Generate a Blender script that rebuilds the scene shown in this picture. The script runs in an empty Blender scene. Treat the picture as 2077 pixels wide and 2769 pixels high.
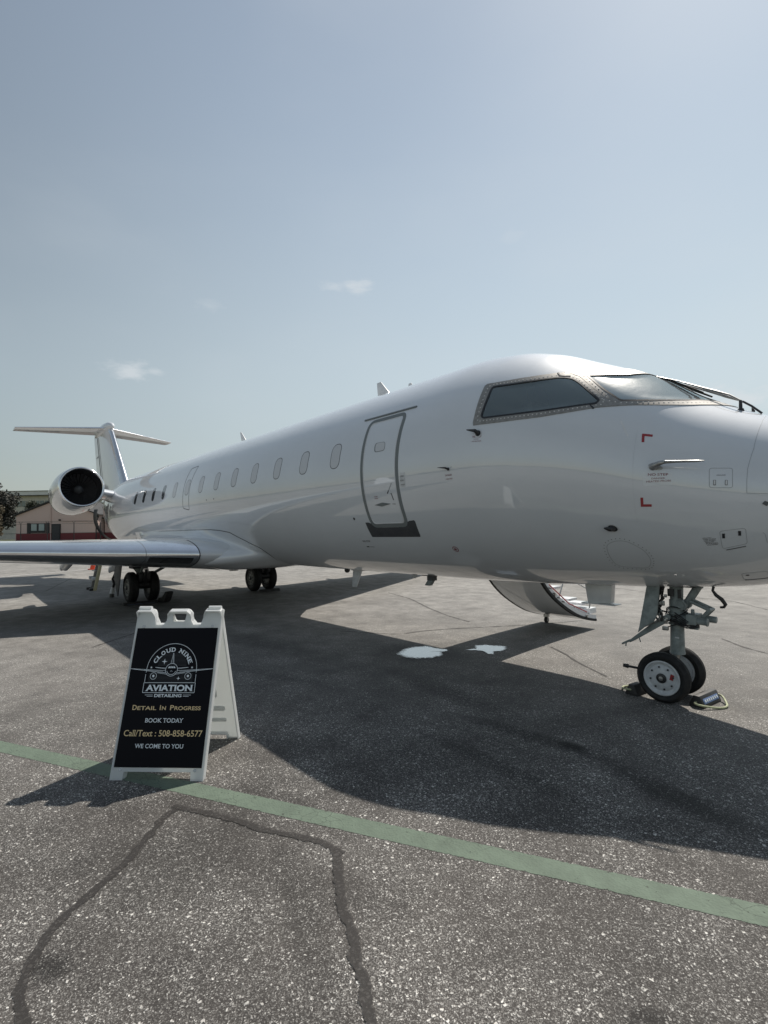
import bpy, bmesh, math, random
import numpy as np
from mathutils import Vector, Matrix
random.seed(7); RNG = np.random.default_rng(7)
scn = bpy.context.scene
COL = scn.collection
PI = math.pi
R = math.radians

# ------------------------------------------------------------------ camera
cam = bpy.data.cameras.new('camera'); camo = bpy.data.objects.new('camera', cam); COL.objects.link(camo)
cam.sensor_fit = 'HORIZONTAL'; cam.sensor_width = 36.0; cam.lens = 1377.49/2077*36
cam.clip_start = 0.05; cam.clip_end = 6000
_C = Vector((1.94076451, -5.23724189, 1.6213357))
_F = Vector((-0.75712041, 0.65220643, 0.03735568)); _R = Vector((0.65210747, 0.75794796, -0.01645422)); _U = _R.cross(_F)
camo.matrix_world = Matrix(((_R.x, _U.x, -_F.x, _C.x), (_R.y, _U.y, -_F.y, _C.y), (_R.z, _U.z, -_F.z, _C.z), (0, 0, 0, 1)))
scn.camera = camo

# ------------------------------------------------------------------ light
SUN = Vector((-0.147, 0.797, 1.08)).normalized()
world = bpy.data.worlds.new('World'); scn.world = world; world.use_nodes = True
wn = world.node_tree.nodes; wl = world.node_tree.links
for n in list(wn): wn.remove(n)
def wnode(t, **k):
    n = wn.new(t)
    for a, b in k.items(): setattr(n, a, b)
    return n
sky = wnode('ShaderNodeTexSky', sky_type='NISHITA', sun_disc=False)
sky.sun_elevation = math.asin(SUN.z); sky.sun_rotation = math.atan2(SUN.x, SUN.y)
sky.altitude = 50; sky.air_density = 1.5; sky.dust_density = 0.35; sky.ozone_density = 1.5
hsv = wnode('ShaderNodeHueSaturation'); hsv.inputs['Saturation'].default_value = 0.60
wl.new(sky.outputs[0], hsv.inputs['Color'])
tint = wnode('ShaderNodeMixRGB', blend_type='MULTIPLY'); tint.inputs['Fac'].default_value = 1.; tint.inputs['Color2'].default_value = (.98, 1.012, .99, 1)
wl.new(hsv.outputs['Color'], tint.inputs['Color1'])
# a few faint small clouds low over the horizon, and a soft broad veil
tc = wnode('ShaderNodeTexCoord')
mp = wnode('ShaderNodeMapping'); mp.inputs['Scale'].default_value = (1.0, 1.0, 2.6)
wl.new(tc.outputs['Generated'], mp.inputs['Vector'])
def wnoise(sc, det, ro): 
    n = wnode('ShaderNodeTexNoise'); n.inputs['Scale'].default_value = sc; n.inputs['Detail'].default_value = det; n.inputs['Roughness'].default_value = ro
    wl.new(mp.outputs[0], n.inputs['Vector']); return n.outputs['Fac']
def wmath(op, a, b=None, c=None):
    n = wnode('ShaderNodeMath', operation=op)
    for k, v in enumerate((a, b, c)):
        if v is None: continue
        if isinstance(v, (int, float)): n.inputs[k].default_value = v
        else: wl.new(v, n.inputs[k])
    return n.outputs[0]
def wramp(src, a, b, hi=1.):
    n = wnode('ShaderNodeMapRange', clamp=True); n.interpolation_type = 'SMOOTHSTEP'; wl.new(src, n.inputs['Value'])
    for k, v in zip(('From Min', 'From Max', 'To Min', 'To Max'), (a, b, 0., hi)): n.inputs[k].default_value = v
    return n.outputs[0]
veil = wramp(wnoise(1.6, 6, .5), .42, .78, .16)
puff = None; pn = wnoise(26., 8, .62)
for (dx, dy, dz, rad, amt) in ((-.7024, .5584, .4415, .050, .62), (-.7334, .5197, .4381, .040, .40), (-.931, .2345, .2798, .062, .62), (-.915, .27, .283, .03, .4), (-.2545, .9439, .2000, .12, .75), (-.16, .965, .20, .10, .6), (-.8535, .3387, .3959, .04, .2), (-.4889, .7203, .492, .05, .15)):
    d = wnode('ShaderNodeVectorMath', operation='SUBTRACT'); wl.new(tc.outputs['Generated'], d.inputs[0]); d.inputs[1].default_value = (dx, dy, dz)
    q = wnode('ShaderNodeVectorMath', operation='MULTIPLY'); wl.new(d.outputs[0], q.inputs[0]); q.inputs[1].default_value = (1, 1, 2.3)
    ln = wnode('ShaderNodeVectorMath', operation='LENGTH'); wl.new(q.outputs[0], ln.inputs[0])
    k = wmath('MULTIPLY_ADD', pn, rad*1.6, wmath('MULTIPLY', ln.outputs['Value'], -1.)); k = wramp(k, rad*.05, rad*.85, amt)
    puff = k if puff is None else wmath('MAXIMUM', puff, k)
mixc = wnode('ShaderNodeMixRGB', blend_type='MIX'); mixc.inputs['Color2'].default_value = (7.2, 7.6, 7.9, 1)
# the hazy air near the horizon is duller than the clear-air model
sz = wnode('ShaderNodeSeparateXYZ'); wl.new(tc.outputs['Generated'], sz.inputs[0])
hz_ = wmath('ADD', wramp(sz.outputs[2], -.02, .30, .30), .70)
# the sky is dullest a quarter turn from the sun
s3_ = wnode('ShaderNodeVectorMath', operation='DOT_PRODUCT'); wl.new(tc.outputs['Generated'], s3_.inputs[0]); s3_.inputs[1].default_value = tuple(SUN)
hz_ = wmath('MULTIPLY', hz_, wmath('ADD', wmath('MAXIMUM', wramp(s3_.outputs['Value'], .35, .85, .22), wmath('SUBTRACT', .22, wramp(s3_.outputs['Value'], -.35, .05, .22))), .80))
dull = wnode('ShaderNodeMixRGB', blend_type='MULTIPLY'); dull.inputs['Fac'].default_value = 1.; wl.new(tint.outputs['Color'], dull.inputs['Color1']); wl.new(hz_, dull.inputs['Color2'])
# broad pale haze low in the sky on the sun's side
sd_ = wnode('ShaderNodeVectorMath', operation='DOT_PRODUCT'); wl.new(tc.outputs['Generated'], sd_.inputs[0]); sd_.inputs[1].default_value = (-.30, .95, 0)
low = wmath('MULTIPLY', wmath('SUBTRACT', 1., wramp(sz.outputs[2], .12, .78, 1.)), wramp(sd_.outputs['Value'], -.1, .85, .62))
pale = wnode('ShaderNodeMixRGB', blend_type='MIX'); pale.inputs['Color2'].default_value = (6.0, 6.9, 7.3, 1); wl.new(low, pale.inputs['Fac']); wl.new(dull.outputs['Color'], pale.inputs['Color1'])
wl.new(wmath('MAXIMUM', veil, puff), mixc.inputs['Fac']); wl.new(pale.outputs['Color'], mixc.inputs['Color1'])
bg = wnode('ShaderNodeBackground'); bg.inputs['Strength'].default_value = 0.081
wl.new(mixc.outputs['Color'], bg.inputs['Color'])
wo = wnode('ShaderNodeOutputWorld'); wl.new(bg.outputs[0], wo.inputs['Surface'])
sl = bpy.data.lights.new('sun', 'SUN'); sl.energy = 4.05; sl.angle = R(0.55); sl.color = (1.0, .93, .84)
so = bpy.data.objects.new('sun', sl); COL.objects.link(so)
so.rotation_euler = SUN.to_track_quat('Z', 'Y').to_euler(); so.location = (0, 0, 40)
scn.view_settings.view_transform = 'Standard'; scn.view_settings.look = 'None'
scn.view_settings.exposure = 0.26; scn.view_settings.gamma = 1.0; scn.view_settings.use_curve_mapping = False
scn.cycles.max_bounces = 8; scn.cycles.transparent_max_bounces = 12; scn.cycles.caustics_reflective = False; scn.cycles.caustics_refractive = False

# ------------------------------------------------------------------ materials
def mat(name, base=(.5, .5, .5), rough=.5, metal=0., coat=0., coat_r=.03, spec=.5, ior=None):
    m = bpy.data.materials.new(name); m.use_nodes = True
    b = m.node_tree.nodes['Principled BSDF']
    b.inputs['Base Color'].default_value = (*base, 1); b.inputs['Roughness'].default_value = rough
    b.inputs['Metallic'].default_value = metal; b.inputs['Coat Weight'].default_value = coat; b.inputs['Coat Roughness'].default_value = coat_r
    b.inputs['Specular IOR Level'].default_value = spec
    if ior: b.inputs['IOR'].default_value = ior
    return m
def nodes(m): return m.node_tree.nodes, m.node_tree.links, m.node_tree.nodes['Principled BSDF']
def N(m, t, **k):
    n = m.node_tree.nodes.new(t)
    for a, b in k.items():
        if a in ('Scale', 'Detail', 'Roughness', 'Distortion', 'Randomness', 'Strength', 'Distance', 'Fac', 'W'): n.inputs[a].default_value = b
        else: setattr(n, a, b)
    return n
def ramp(m, src, pts):
    r = m.node_tree.nodes.new('ShaderNodeValToRGB'); e = r.color_ramp.elements
    while len(e) < len(pts): e.new(.5)
    for i, (p, c) in enumerate(pts):
        e[i].position = p; e[i].color = (c, c, c, 1) if isinstance(c, (int, float)) else (*c, 1)
    m.node_tree.links.new(src, r.inputs['Fac']); return r.outputs['Color']
def mixrgb(m, mode, fac, a, b):
    x = m.node_tree.nodes.new('ShaderNodeMixRGB'); x.blend_type = mode; L = m.node_tree.links
    for s, v in (('Fac', fac), ('Color1', a), ('Color2', b)):
        if hasattr(v, 'links') or hasattr(v, 'is_linked'): L.new(v, x.inputs[s])
        elif s == 'Fac': x.inputs[s].default_value = v
        else: x.inputs[s].default_value = (*v, 1)
    return x.outputs['Color']
def grime(m, base, dark=.8, scale=4., rough=(.3, .5), bump=0., bscale=30., stretch=None):
    """slight tonal wear, roughness variation and bump on a plain material"""
    nd, L, b = nodes(m)
    t = N(m, 'ShaderNodeTexCoord'); src = t.outputs['Object']
    if stretch:
        q = nd.new('ShaderNodeMapping'); q.inputs['Scale'].default_value = stretch; L.new(src, q.inputs['Vector']); src = q.outputs[0]
    n = N(m, 'ShaderNodeTexNoise', Scale=scale, Detail=8, Roughness=.65); L.new(src, n.inputs['Vector'])
    f = ramp(m, n.outputs['Fac'], [(.35, dark), (.62, 1.)])
    L.new(mixrgb(m, 'MULTIPLY', 1., base, f), b.inputs['Base Color'])
    rr = ramp(m, n.outputs['Fac'], [(.3, rough[1]), (.7, rough[0])]); L.new(rr, b.inputs['Roughness'])
    if bump:
        n2 = N(m, 'ShaderNodeTexNoise', Scale=bscale, Detail=4); L.new(t.outputs['Object'], n2.inputs['Vector'])
        bp = N(m, 'ShaderNodeBump', Strength=1., Distance=bump); L.new(n2.outputs['Fac'], bp.inputs['Height']); L.new(bp.outputs[0], b.inputs['Normal'])
    return m
M = {}
M['paint'] = mat('white_aircraft_paint', (.66, .69, .725), .34, coat=1., coat_r=.025, spec=.2)
M['paint'].node_tree.nodes['Principled BSDF'].inputs['Coat IOR'].default_value = 1.85
grime(M['paint'], (.66, .69, .725), .95, .7, (.42, .5), bump=.0016, bscale=2.2)
M['nacelle'] = grime(mat('nacelle_paint', (.50, .51, .525), .3, coat=1., coat_r=.04), (.50, .51, .525), .93, 1.5, (.28, .36), bump=.002, bscale=2.5)  # darker copy of the aircraft white; dark ground reflection put into the colour
M['paint2'] = grime(mat('white_painted_part', (.72, .73, .74), .35, coat=.6, coat_r=.08), (.72, .73, .74), .85, 6., (.3, .5))
M['alu'] = grime(mat('bare_metal_frame', (.30, .29, .275), .42, metal=.5), (.31, .30, .28), .75, 25., (.42, .6))
M['rivet'] = mat('bright_rivet', (.7, .69, .66), .4, metal=.3)
M['chrome'] = grime(mat('polished_leading_edge', (.8, .81, .83), .16, metal=1.), (.80, .81, .83), .9, 3., (.12, .24), bump=.002, bscale=3.)
M['rubber'] = grime(mat('black_rubber', (.018, .018, .018), .65), (.014, .014, .015), .7, 20., (.6, .85), bump=.001, bscale=60)
M['seal'] = mat('grey_door_seal', (.17, .19, .195), .6)
M['plate'] = grime(mat('dark_scuff_plate', (.06, .063, .07), .6), (.06, .063, .07), .85, 8., (.5, .7))
M['dark'] = mat('dark_part', (.02, .021, .024), .4)
M['line'] = mat('panel_gap', (.10, .105, .11), .7)
M['faint'] = mat('faint_panel_gap', (.36, .38, .40), .6)
M['red'] = mat('red_marking', (.30, .02, .025), .5, coat=.5)
M['redtext'] = mat('faded_red_lettering', (.22, .05, .07), .5)
M['greytext'] = mat('grey_lettering', (.16, .16, .17), .5)
M['gear'] = grime(mat('grey_green_gear_paint', (.26, .30, .30), .45), (.27, .31, .31), .6, 14., (.35, .6))
M['steel'] = grime(mat('steel_fitting', (.45, .45, .44), .35, metal=.8), (.45, .45, .44), .6, 20., (.3, .5))
M['hose'] = mat('black_hose', (.012, .012, .014), .4)
M['rim'] = grime(mat('white_wheel_rim', (.62, .64, .66), .4), (.62, .64, .66), .8, 18., (.3, .5))
M['oldrim'] = grime(mat('grey_wheel_rim', (.35, .35, .34), .5), (.35, .35, .34), .5, 18., (.4, .6))
M['plastic'] = grime(mat('white_sign_plastic', (.86, .88, .90), .45), (.86, .88, .90), .95, 9., (.4, .55), bump=.0004, bscale=120)
nd, L, b = nodes(M['plastic']); o_ = [n for n in nd if n.type == 'OUTPUT_MATERIAL'][0]; tl_ = nd.new('ShaderNodeBsdfTranslucent'); tl_.inputs[0].default_value = (.80, .82, .80, 1)
mx_ = nd.new('ShaderNodeMixShader'); mx_.inputs[0].default_value = .5; L.new(b.outputs[0], mx_.inputs[1]); L.new(tl_.outputs[0], mx_.inputs[2]); L.new(mx_.outputs[0], o_.inputs[0])
M['poster'] = mat('black_poster', (.003, .003, .006), .6, spec=.15)
M['wtext'] = mat('pale_lettering', (.80, .86, .90), .5)
M['gold'] = mat('gold_lettering', (.78, .60, .33), .5)
M['dimline'] = mat('dim_grey_stripe', (.05, .055, .06), .5)
M['rope'] = grime(mat('pale_rope', (.55, .57, .38), .6), (.50, .53, .33), .6, 60., (.5, .7), bump=.002, bscale=200)
M['chock'] = grime(mat('black_chock_rubber', (.03, .03, .03), .6), (.035, .034, .033), .7, 20., (.5, .7))
M['blue'] = mat('blue_chock_label', (.16, .24, .45), .5)
M['cone'] = mat('orange_cone', (.75, .08, .02), .5)
M['conew'] = mat('white_cone_band', (.75, .75, .75), .5)
M['fan'] = mat('fan_blade', (.30, .30, .32), .35, metal=.8)
M['inlet'] = mat('inlet_duct', (.02, .02, .022), .45)
M['darkpane'] = mat('dark_window_pane', (.05, .055, .06), .15, coat=1., coat_r=.02)  # dark glossy pane colour for the rearmost cabin windows
M['pane'] = mat('closed_window_pane', (.56, .575, .595), .4, coat=.4, coat_r=.04)
M['siding'] = mat('beige_siding', (.45, .35, .31), .8)
M['brickband'] = mat('maroon_base', (.12, .028, .035), .8)
M['roof'] = grime(mat('dark_roof', (.05, .05, .05), .8), (.05, .05, .05), .7, 3., (.7, .9))
M['blk'] = mat('black_trim', (.015, .015, .017), .5)
M['winglass'] = mat('building_glass', (.20, .24, .24), .1)
M['cream'] = grime(mat('cream_wall', (.45, .42, .36), .8), (.66, .62, .54), .85, 1., (.7, .9))
M['paleroof'] = grime(mat('pale_roof', (.55, .55, .52), .6), (.75, .75, .72), .9, .7, (.5, .7))
M['seat'] = mat('cockpit_seat', (.30, .29, .25), .8)
M['cabin'] = mat('cockpit_lining', (.36, .38, .42), .8)
M['bark'] = grime(mat('bark', (.08, .06, .05), .9), (.08, .06, .05), .6, 6., (.8, .95))
# siding gets vertical board lines
def boards(m, base, axis, n):
    nd, L, b = nodes(m); t = N(m, 'ShaderNodeTexCoord'); s = nd.new('ShaderNodeSeparateXYZ'); L.new(t.outputs['Object'], s.inputs[0])
    mul = N(m, 'ShaderNodeMath', operation='MULTIPLY'); mul.inputs[1].default_value = n; L.new(s.outputs[axis], mul.inputs[0])
    fr = N(m, 'ShaderNodeMath', operation='FRACT'); L.new(mul.outputs[0], fr.inputs[0])
    f = ramp(m, fr.outputs[0], [(0., .72), (.07, 1.)]); L.new(mixrgb(m, 'MULTIPLY', 1., base, f), b.inputs['Base Color'])
boards(M['siding'], (.66, .50, .45), 'X', 5.)
boards(M['brickband'], (.19, .04, .045), 'Z', 9.)
# window glass you can see through
def see_through(name, ior, haze, wavy=0.):
    g = bpy.data.materials.new(name); g.use_nodes = True; nd = g.node_tree.nodes; L = g.node_tree.links; nd.clear()
    tr = nd.new('ShaderNodeBsdfTransparent'); tr.inputs[0].default_value = (.72, .80, .84, 1)
    gl = nd.new('ShaderNodeBsdfGlossy'); gl.inputs['Roughness'].default_value = .03; gl.inputs['Color'].default_value = (.86, .98, .93, 1)
    fz = nd.new('ShaderNodeFresnel'); fz.inputs[0].default_value = ior
    mx = nd.new('ShaderNodeMixShader'); L.new(fz.outputs[0], mx.inputs[0]); L.new(tr.outputs[0], mx.inputs[1]); L.new(gl.outputs[0], mx.inputs[2])
    df = nd.new('ShaderNodeBsdfDiffuse'); df.inputs[0].default_value = (.5, .58, .64, 1)
    m2 = nd.new('ShaderNodeMixShader'); m2.inputs[0].default_value = haze; L.new(mx.outputs[0], m2.inputs[1]); L.new(df.outputs[0], m2.inputs[2]); out = m2
    if wavy:
        t = nd.new('ShaderNodeTexCoord'); n = nd.new('ShaderNodeTexNoise'); n.inputs['Scale'].default_value = 9.; n.inputs['Detail'].default_value = 5.; L.new(t.outputs['Object'], n.inputs['Vector'])
        bp = nd.new('ShaderNodeBump'); bp.inputs['Strength'].default_value = 1.; bp.inputs['Distance'].default_value = wavy; L.new(n.outputs['Fac'], bp.inputs['Height']); L.new(bp.outputs[0], gl.inputs['Normal'])
        g2 = nd.new('ShaderNodeBsdfGlossy'); g2.inputs['Roughness'].default_value = .26; L.new(bp.outputs[0], g2.inputs['Normal'])
        m3 = nd.new('ShaderNodeMixShader'); m3.inputs[0].default_value = .10; L.new(m2.outputs[0], m3.inputs[1]); L.new(g2.outputs[0], m3.inputs[2]); out = m3
    o = nd.new('ShaderNodeOutputMaterial'); L.new(out.outputs[0], o.inputs[0]); return g
M['glass'] = see_through('side_window_glass', 2.4, .12); M['windshield'] = see_through('windshield_glass', 4.5, .05, .0016)

def asphalt(name='apron_asphalt'):
    m = mat(name, (.1, .1, .1), .85, spec=.35); nd, L, b = nodes(m)
    t = N(m, 'ShaderNodeTexCoord'); P = t.outputs['Object']
    wp = N(m, 'ShaderNodeTexNoise', Scale=55., Detail=3); L.new(P, wp.inputs['Vector'])
    wv = mixrgb(m, 'ADD', .028, P, wp.outputs['Color'])
    v1 = N(m, 'ShaderNodeTexVoronoi', Scale=52.); L.new(wv, v1.inputs['Vector'])
    v2 = N(m, 'ShaderNodeTexVoronoi', Scale=105.); L.new(wv, v2.inputs['Vector'])
    v3 = N(m, 'ShaderNodeTexVoronoi', Scale=210.); L.new(P, v3.inputs['Vector'])
    big = N(m, 'ShaderNodeTexNoise', Scale=.55, Detail=5, Roughness=.6); L.new(P, big.inputs['Vector'])
    mid = N(m, 'ShaderNodeTexNoise', Scale=3.2, Detail=6, Roughness=.65); L.new(P, mid.inputs['Vector'])
    den = N(m, 'ShaderNodeTexNoise', Scale=1.9, Detail=7, Roughness=.62); L.new(P, den.inputs['Vector'])
    fin = N(m, 'ShaderNodeTexNoise', Scale=500., Detail=3); L.new(P, fin.inputs['Vector'])
    def rnd(v):
        s = nd.new('ShaderNodeSeparateColor'); L.new(v.outputs['Color'], s.inputs[0]); return s.outputs[0], s.outputs[1]
    r1, h1 = rnd(v1); r2, h2 = rnd(v2); r3, h3 = rnd(v3)
    def pick(r, lo, hi):        # more stones laid bare where the density noise is high
        sh = N(m, 'ShaderNodeMath', operation='MULTIPLY_ADD'); L.new(den.outputs['Fac'], sh.inputs[0]); sh.inputs[1].default_value = 1.7; L.new(r, sh.inputs[2])
        sb = N(m, 'ShaderNodeMath', operation='SUBTRACT'); L.new(sh.outputs[0], sb.inputs[0]); sb.inputs[1].default_value = .85
        return ramp(m, sb.outputs[0], [(lo, 0.), (hi, 1.)])
    s1 = mixrgb(m, 'MULTIPLY', 1., pick(r1, .86, .92), ramp(m, v1.outputs['Distance'], [(.26, 1.), (.40, 0.)]))
    s2 = mixrgb(m, 'MULTIPLY', 1., pick(r2, .28, .80), ramp(m, v2.outputs['Distance'], [(.30, 1.), (.50, 0.)]))
    s3 = mixrgb(m, 'MULTIPLY', 1., pick(r3, -.05, .75), ramp(m, v3.outputs['Distance'], [(.40, 1.), (.72, 0.)]))
    binder = mixrgb(m, 'MIX', ramp(m, mid.outputs['Fac'], [(.3, 0.), (.7, 1.)]), (.030, .027, .025), (.068, .062, .057))
    stone = mixrgb(m, 'MIX', h1, (.50, .48, .45), (.80, .78, .73))
    c = mixrgb(m, 'MIX', s3, binder, mixrgb(m, 'MIX', h3, (.045, .042, .039), (.28, .268, .25)))
    c = mixrgb(m, 'MIX', s2, c, mixrgb(m, 'MIX', h2, (.14, .134, .125), (.70, .68, .64)))
    c = mixrgb(m, 'MIX', s1, c, stone)
    c = mixrgb(m, 'MULTIPLY', 1., c, ramp(m, fin.outputs['Fac'], [(.3, .75), (.7, 1.2)]))
    c = mixrgb(m, 'MULTIPLY', 1., c, ramp(m, big.outputs['Fac'], [(.3, .70), (.7, 1.24)]))
    # paler, less stony with distance (grazing sun scatter put into the colour)
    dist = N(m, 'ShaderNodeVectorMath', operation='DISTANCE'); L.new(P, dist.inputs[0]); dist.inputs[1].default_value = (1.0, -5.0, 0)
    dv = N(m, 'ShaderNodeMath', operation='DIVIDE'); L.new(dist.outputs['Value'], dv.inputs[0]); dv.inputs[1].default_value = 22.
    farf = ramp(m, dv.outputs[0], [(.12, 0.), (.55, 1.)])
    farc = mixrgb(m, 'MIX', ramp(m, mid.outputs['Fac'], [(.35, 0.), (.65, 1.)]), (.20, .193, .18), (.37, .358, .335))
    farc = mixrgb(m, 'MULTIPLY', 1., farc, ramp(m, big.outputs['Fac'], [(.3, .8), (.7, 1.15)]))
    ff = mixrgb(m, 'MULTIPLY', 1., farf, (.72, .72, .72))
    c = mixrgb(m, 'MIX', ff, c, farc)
    # oil stains and damp marks with shapes of their own
    for (cx, cy, rx, ry, rot, k) in STAINS:
        mpn = nd.new('ShaderNodeMapping'); mpn.vector_type = 'TEXTURE'; mpn.inputs['Location'].default_value = (cx, cy, 0)
        mpn.inputs['Rotation'].default_value = (0, 0, rot); mpn.inputs['Scale'].default_value = (rx, ry, 1)
        wob = mixrgb(m, 'ADD', .10, P, mid.outputs['Color'])
        L.new(wob, mpn.inputs['Vector'])
        ln = N(m, 'ShaderNodeVectorMath', operation='LENGTH'); L.new(mpn.outputs[0], ln.inputs[0])
        c = mixrgb(m, 'MULTIPLY', 1., c, ramp(m, ln.outputs['Value'], [(.35, k), (1., 1.)]))
    L.new(c, b.inputs['Base Color'])
    hgt = mixrgb(m, 'ADD', .5, s1, s2)
    bp = N(m, 'ShaderNodeBump', Strength=.9, Distance=.005); L.new(hgt, bp.inputs['Height']); L.new(bp.outputs[0], b.inputs['Normal'])
    L.new(ramp(m, mid.outputs['Fac'], [(.3, .75), (.7, .9)]), b.inputs['Roughness'])
    return m
# (x, y, rx, ry, angle, darkness)
STAINS = [(-.02, -1.65, .16, .10, 0, .30), (-.30, -1.70, .9, .14, .05, .55), (.75, -1.85, .8, .16, -.2, .5), (-1.6, -1.35, 1.2, .22, -.15, .62),
          (-.36, -4.87, .13, .09, .6, .42), (1.22, -3.42, .10, .06, .8, .45), (-.75, -3.6, .5, .12, .3, .75), (-11.5, -1.5, 2.2, 1.0, 0, .5),
          (-11.4, 1.5, 1.5, .8, 0, .6), (-5.0, -1.6, 2.5, .4, .1, .7), (-.7, -4.35, .55, .38, .9, .70), (-2.9, -.4, .9, .6, .3, .6), (-17, -3, 5, 1.2, .2, .8),
          (-3.6, -2.4, 1.6, .18, .25, .72), (-.2, -2.3, 1.3, .10, -.05, .75), (.1, -4.05, .7, .10, -.35, .78), (-7.5, 1.8, 2.2, .5, .5, .82), (-4.5, 3.2, 1.6, .35, .7, .86)]
M['asphalt'] = asphalt()
def paintline(name, col, wear):
    m = mat(name, col, .8); nd, L, b = nodes(m); t = N(m, 'ShaderNodeTexCoord'); P = t.outputs['Object']
    n = N(m, 'ShaderNodeTexNoise', Scale=5., Detail=8, Roughness=.7); L.new(P, n.inputs['Vector'])
    v = N(m, 'ShaderNodeTexVoronoi', Scale=14., feature='DISTANCE_TO_EDGE'); 
    wv = mixrgb(m, 'ADD', .06, P, n.outputs['Color']); L.new(wv, v.inputs['Vector'])
    ck = ramp(m, v.outputs['Distance'], [(.0, .0), (.035, 1.)])
    n2 = N(m, 'ShaderNodeTexNoise', Scale=2.6, Detail=3); L.new(P, n2.inputs['Vector'])
    gate = ramp(m, n2.outputs['Fac'], [(.42, 1.), (.56, 0.)])
    ck2 = mixrgb(m, 'ADD', 1., ck, gate)
    c = mixrgb(m, 'MULTIPLY', 1., col, ramp(m, n.outputs['Fac'], [(.3, .72), (.7, 1.12)]))
    c = mixrgb(m, 'MIX', ck2, tuple(x*.45 for x in col), c)
    L.new(c, b.inputs['Base Color'])
    vb = N(m, 'ShaderNodeTexVoronoi', Scale=80.); L.new(P, vb.inputs['Vector'])
    bp = N(m, 'ShaderNodeBump', Strength=.6, Distance=.003); L.new(vb.outputs['Distance'], bp.inputs['Height']); L.new(bp.outputs[0], b.inputs['Normal'])
    # chipped: lets the asphalt show through at random spots and along the edges
    at = nd.new('ShaderNodeAttribute'); at.attribute_name = 'edge'
    n3 = N(m, 'ShaderNodeTexNoise', Scale=38., Detail=5, Roughness=.7); L.new(P, n3.inputs['Vector'])
    e2 = N(m, 'ShaderNodeMath', operation='MULTIPLY'); L.new(at.outputs['Fac'], e2.inputs[0]); e2.inputs[1].default_value = 2.; e3 = N(m, 'ShaderNodeMath', operation='MINIMUM'); L.new(e2.outputs[0], e3.inputs[0]); e3.inputs[1].default_value = .20
    sm = N(m, 'ShaderNodeMath', operation='ADD'); L.new(e3.outputs[0], sm.inputs[0]); L.new(n3.outputs['Fac'], sm.inputs[1])
    al = ramp(m, sm.outputs[0], [(wear, 0.), (wear+.05, 1.)]); L.new(al, b.inputs['Alpha'])
    return m
M['green'] = paintline('worn_green_paint', (.125, .168, .126), .52)
M['white_line'] = paintline('worn_white_paint', (.55, .55, .53), .45)
def tar():
    m = mat('tar_sealant', (.025, .022, .02), .75); nd, L, b = nodes(m); t = N(m, 'ShaderNodeTexCoord'); P = t.outputs['Object']
    n = N(m, 'ShaderNodeTexNoise', Scale=22., Detail=6, Roughness=.7); L.new(P, n.inputs['Vector'])
    v = N(m, 'ShaderNodeTexVoronoi', Scale=110.); L.new(P, v.inputs['Vector'])
    s = nd.new('ShaderNodeSeparateColor'); L.new(v.outputs['Color'], s.inputs[0])
    c = mixrgb(m, 'MIX', ramp(m, s.outputs[0], [(.75, 0.), (1., .35)]), (.028, .025, .023), (.15, .14, .13))
    L.new(c, b.inputs['Base Color'])
    at = nd.new('ShaderNodeAttribute'); at.attribute_name = 'edge'
    sm = N(m, 'ShaderNodeMath', operation='MULTIPLY_ADD'); L.new(n.outputs['Fac'], sm.inputs[0]); sm.inputs[1].default_value = 1.5; L.new(at.outputs['Fac'], sm.inputs[2])
    L.new(ramp(m, sm.outputs[0], [(.85, 0.), (1.40, .80)]), b.inputs['Alpha'])
    bp = N(m, 'ShaderNodeBump', Strength=.4, Distance=.001); L.new(n.outputs['Fac'], bp.inputs['Height']); L.new(bp.outputs[0], b.inputs['Normal'])
    return m
M['tar'] = tar()
def puddle():
    m = mat('soapy_water', (.55, .58, .60), .06, spec=1., ior=1.9, coat=1., coat_r=.02); nd, L, b = nodes(m); t = N(m, 'ShaderNodeTexCoord'); P = t.outputs['Object']
    n = N(m, 'ShaderNodeTexNoise', Scale=30., Detail=4); L.new(P, n.inputs['Vector'])
    L.new(ramp(m, n.outputs['Fac'], [(.3, .30), (.7, .52)]), b.inputs['Base Color'])
    at = nd.new('ShaderNodeAttribute'); at.attribute_name = 'edge'
    sm = N(m, 'ShaderNodeMath', operation='MULTIPLY_ADD'); L.new(at.outputs['Fac'], sm.inputs[0]); sm.inputs[1].default_value = 1.5; L.new(n.outputs['Fac'], sm.inputs[2])
    L.new(ramp(m, sm.outputs[0], [(.55, 0.), (1.8, 1.)]), b.inputs['Alpha'])
    return m
M['puddle'] = puddle()
def grassmat():
    m = mat('grass', (.06, .08, .03), .9); nd, L, b = nodes(m); t = N(m, 'ShaderNodeTexCoord'); P = t.outputs['Object']
    n = N(m, 'ShaderNodeTexNoise', Scale=1.2, Detail=8, Roughness=.7); L.new(P, n.inputs['Vector'])
    L.new(mixrgb(m, 'MIX', ramp(m, n.outputs['Fac'], [(.35, 0.), (.65, 1.)]), (.035, .05, .018), (.10, .105, .05)), b.inputs['Base Color'])
    return m
M['grass'] = grassmat()
def leafmat(name, a, c):
    m = mat(name, a, .7); nd, L, b = nodes(m); oi = nd.new('ShaderNodeTexCoord')
    n = N(m, 'ShaderNodeTexNoise', Scale=.9, Detail=5); L.new(oi.outputs['Object'], n.inputs['Vector'])
    L.new(mixrgb(m, 'MIX', ramp(m, n.outputs['Fac'], [(.38, 0.), (.62, 1.)]), a, c), b.inputs['Base Color'])
    return m
M['leafdark'] = leafmat('dark_foliage', (.036, .036, .030), (.072, .070, .058))
M['leafbrown'] = leafmat('brown_green_foliage', (.10, .085, .055), (.17, .14, .09))
M['leafgreen'] = leafmat('grey_green_foliage', (.05, .06, .04), (.10, .11, .075))

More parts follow.
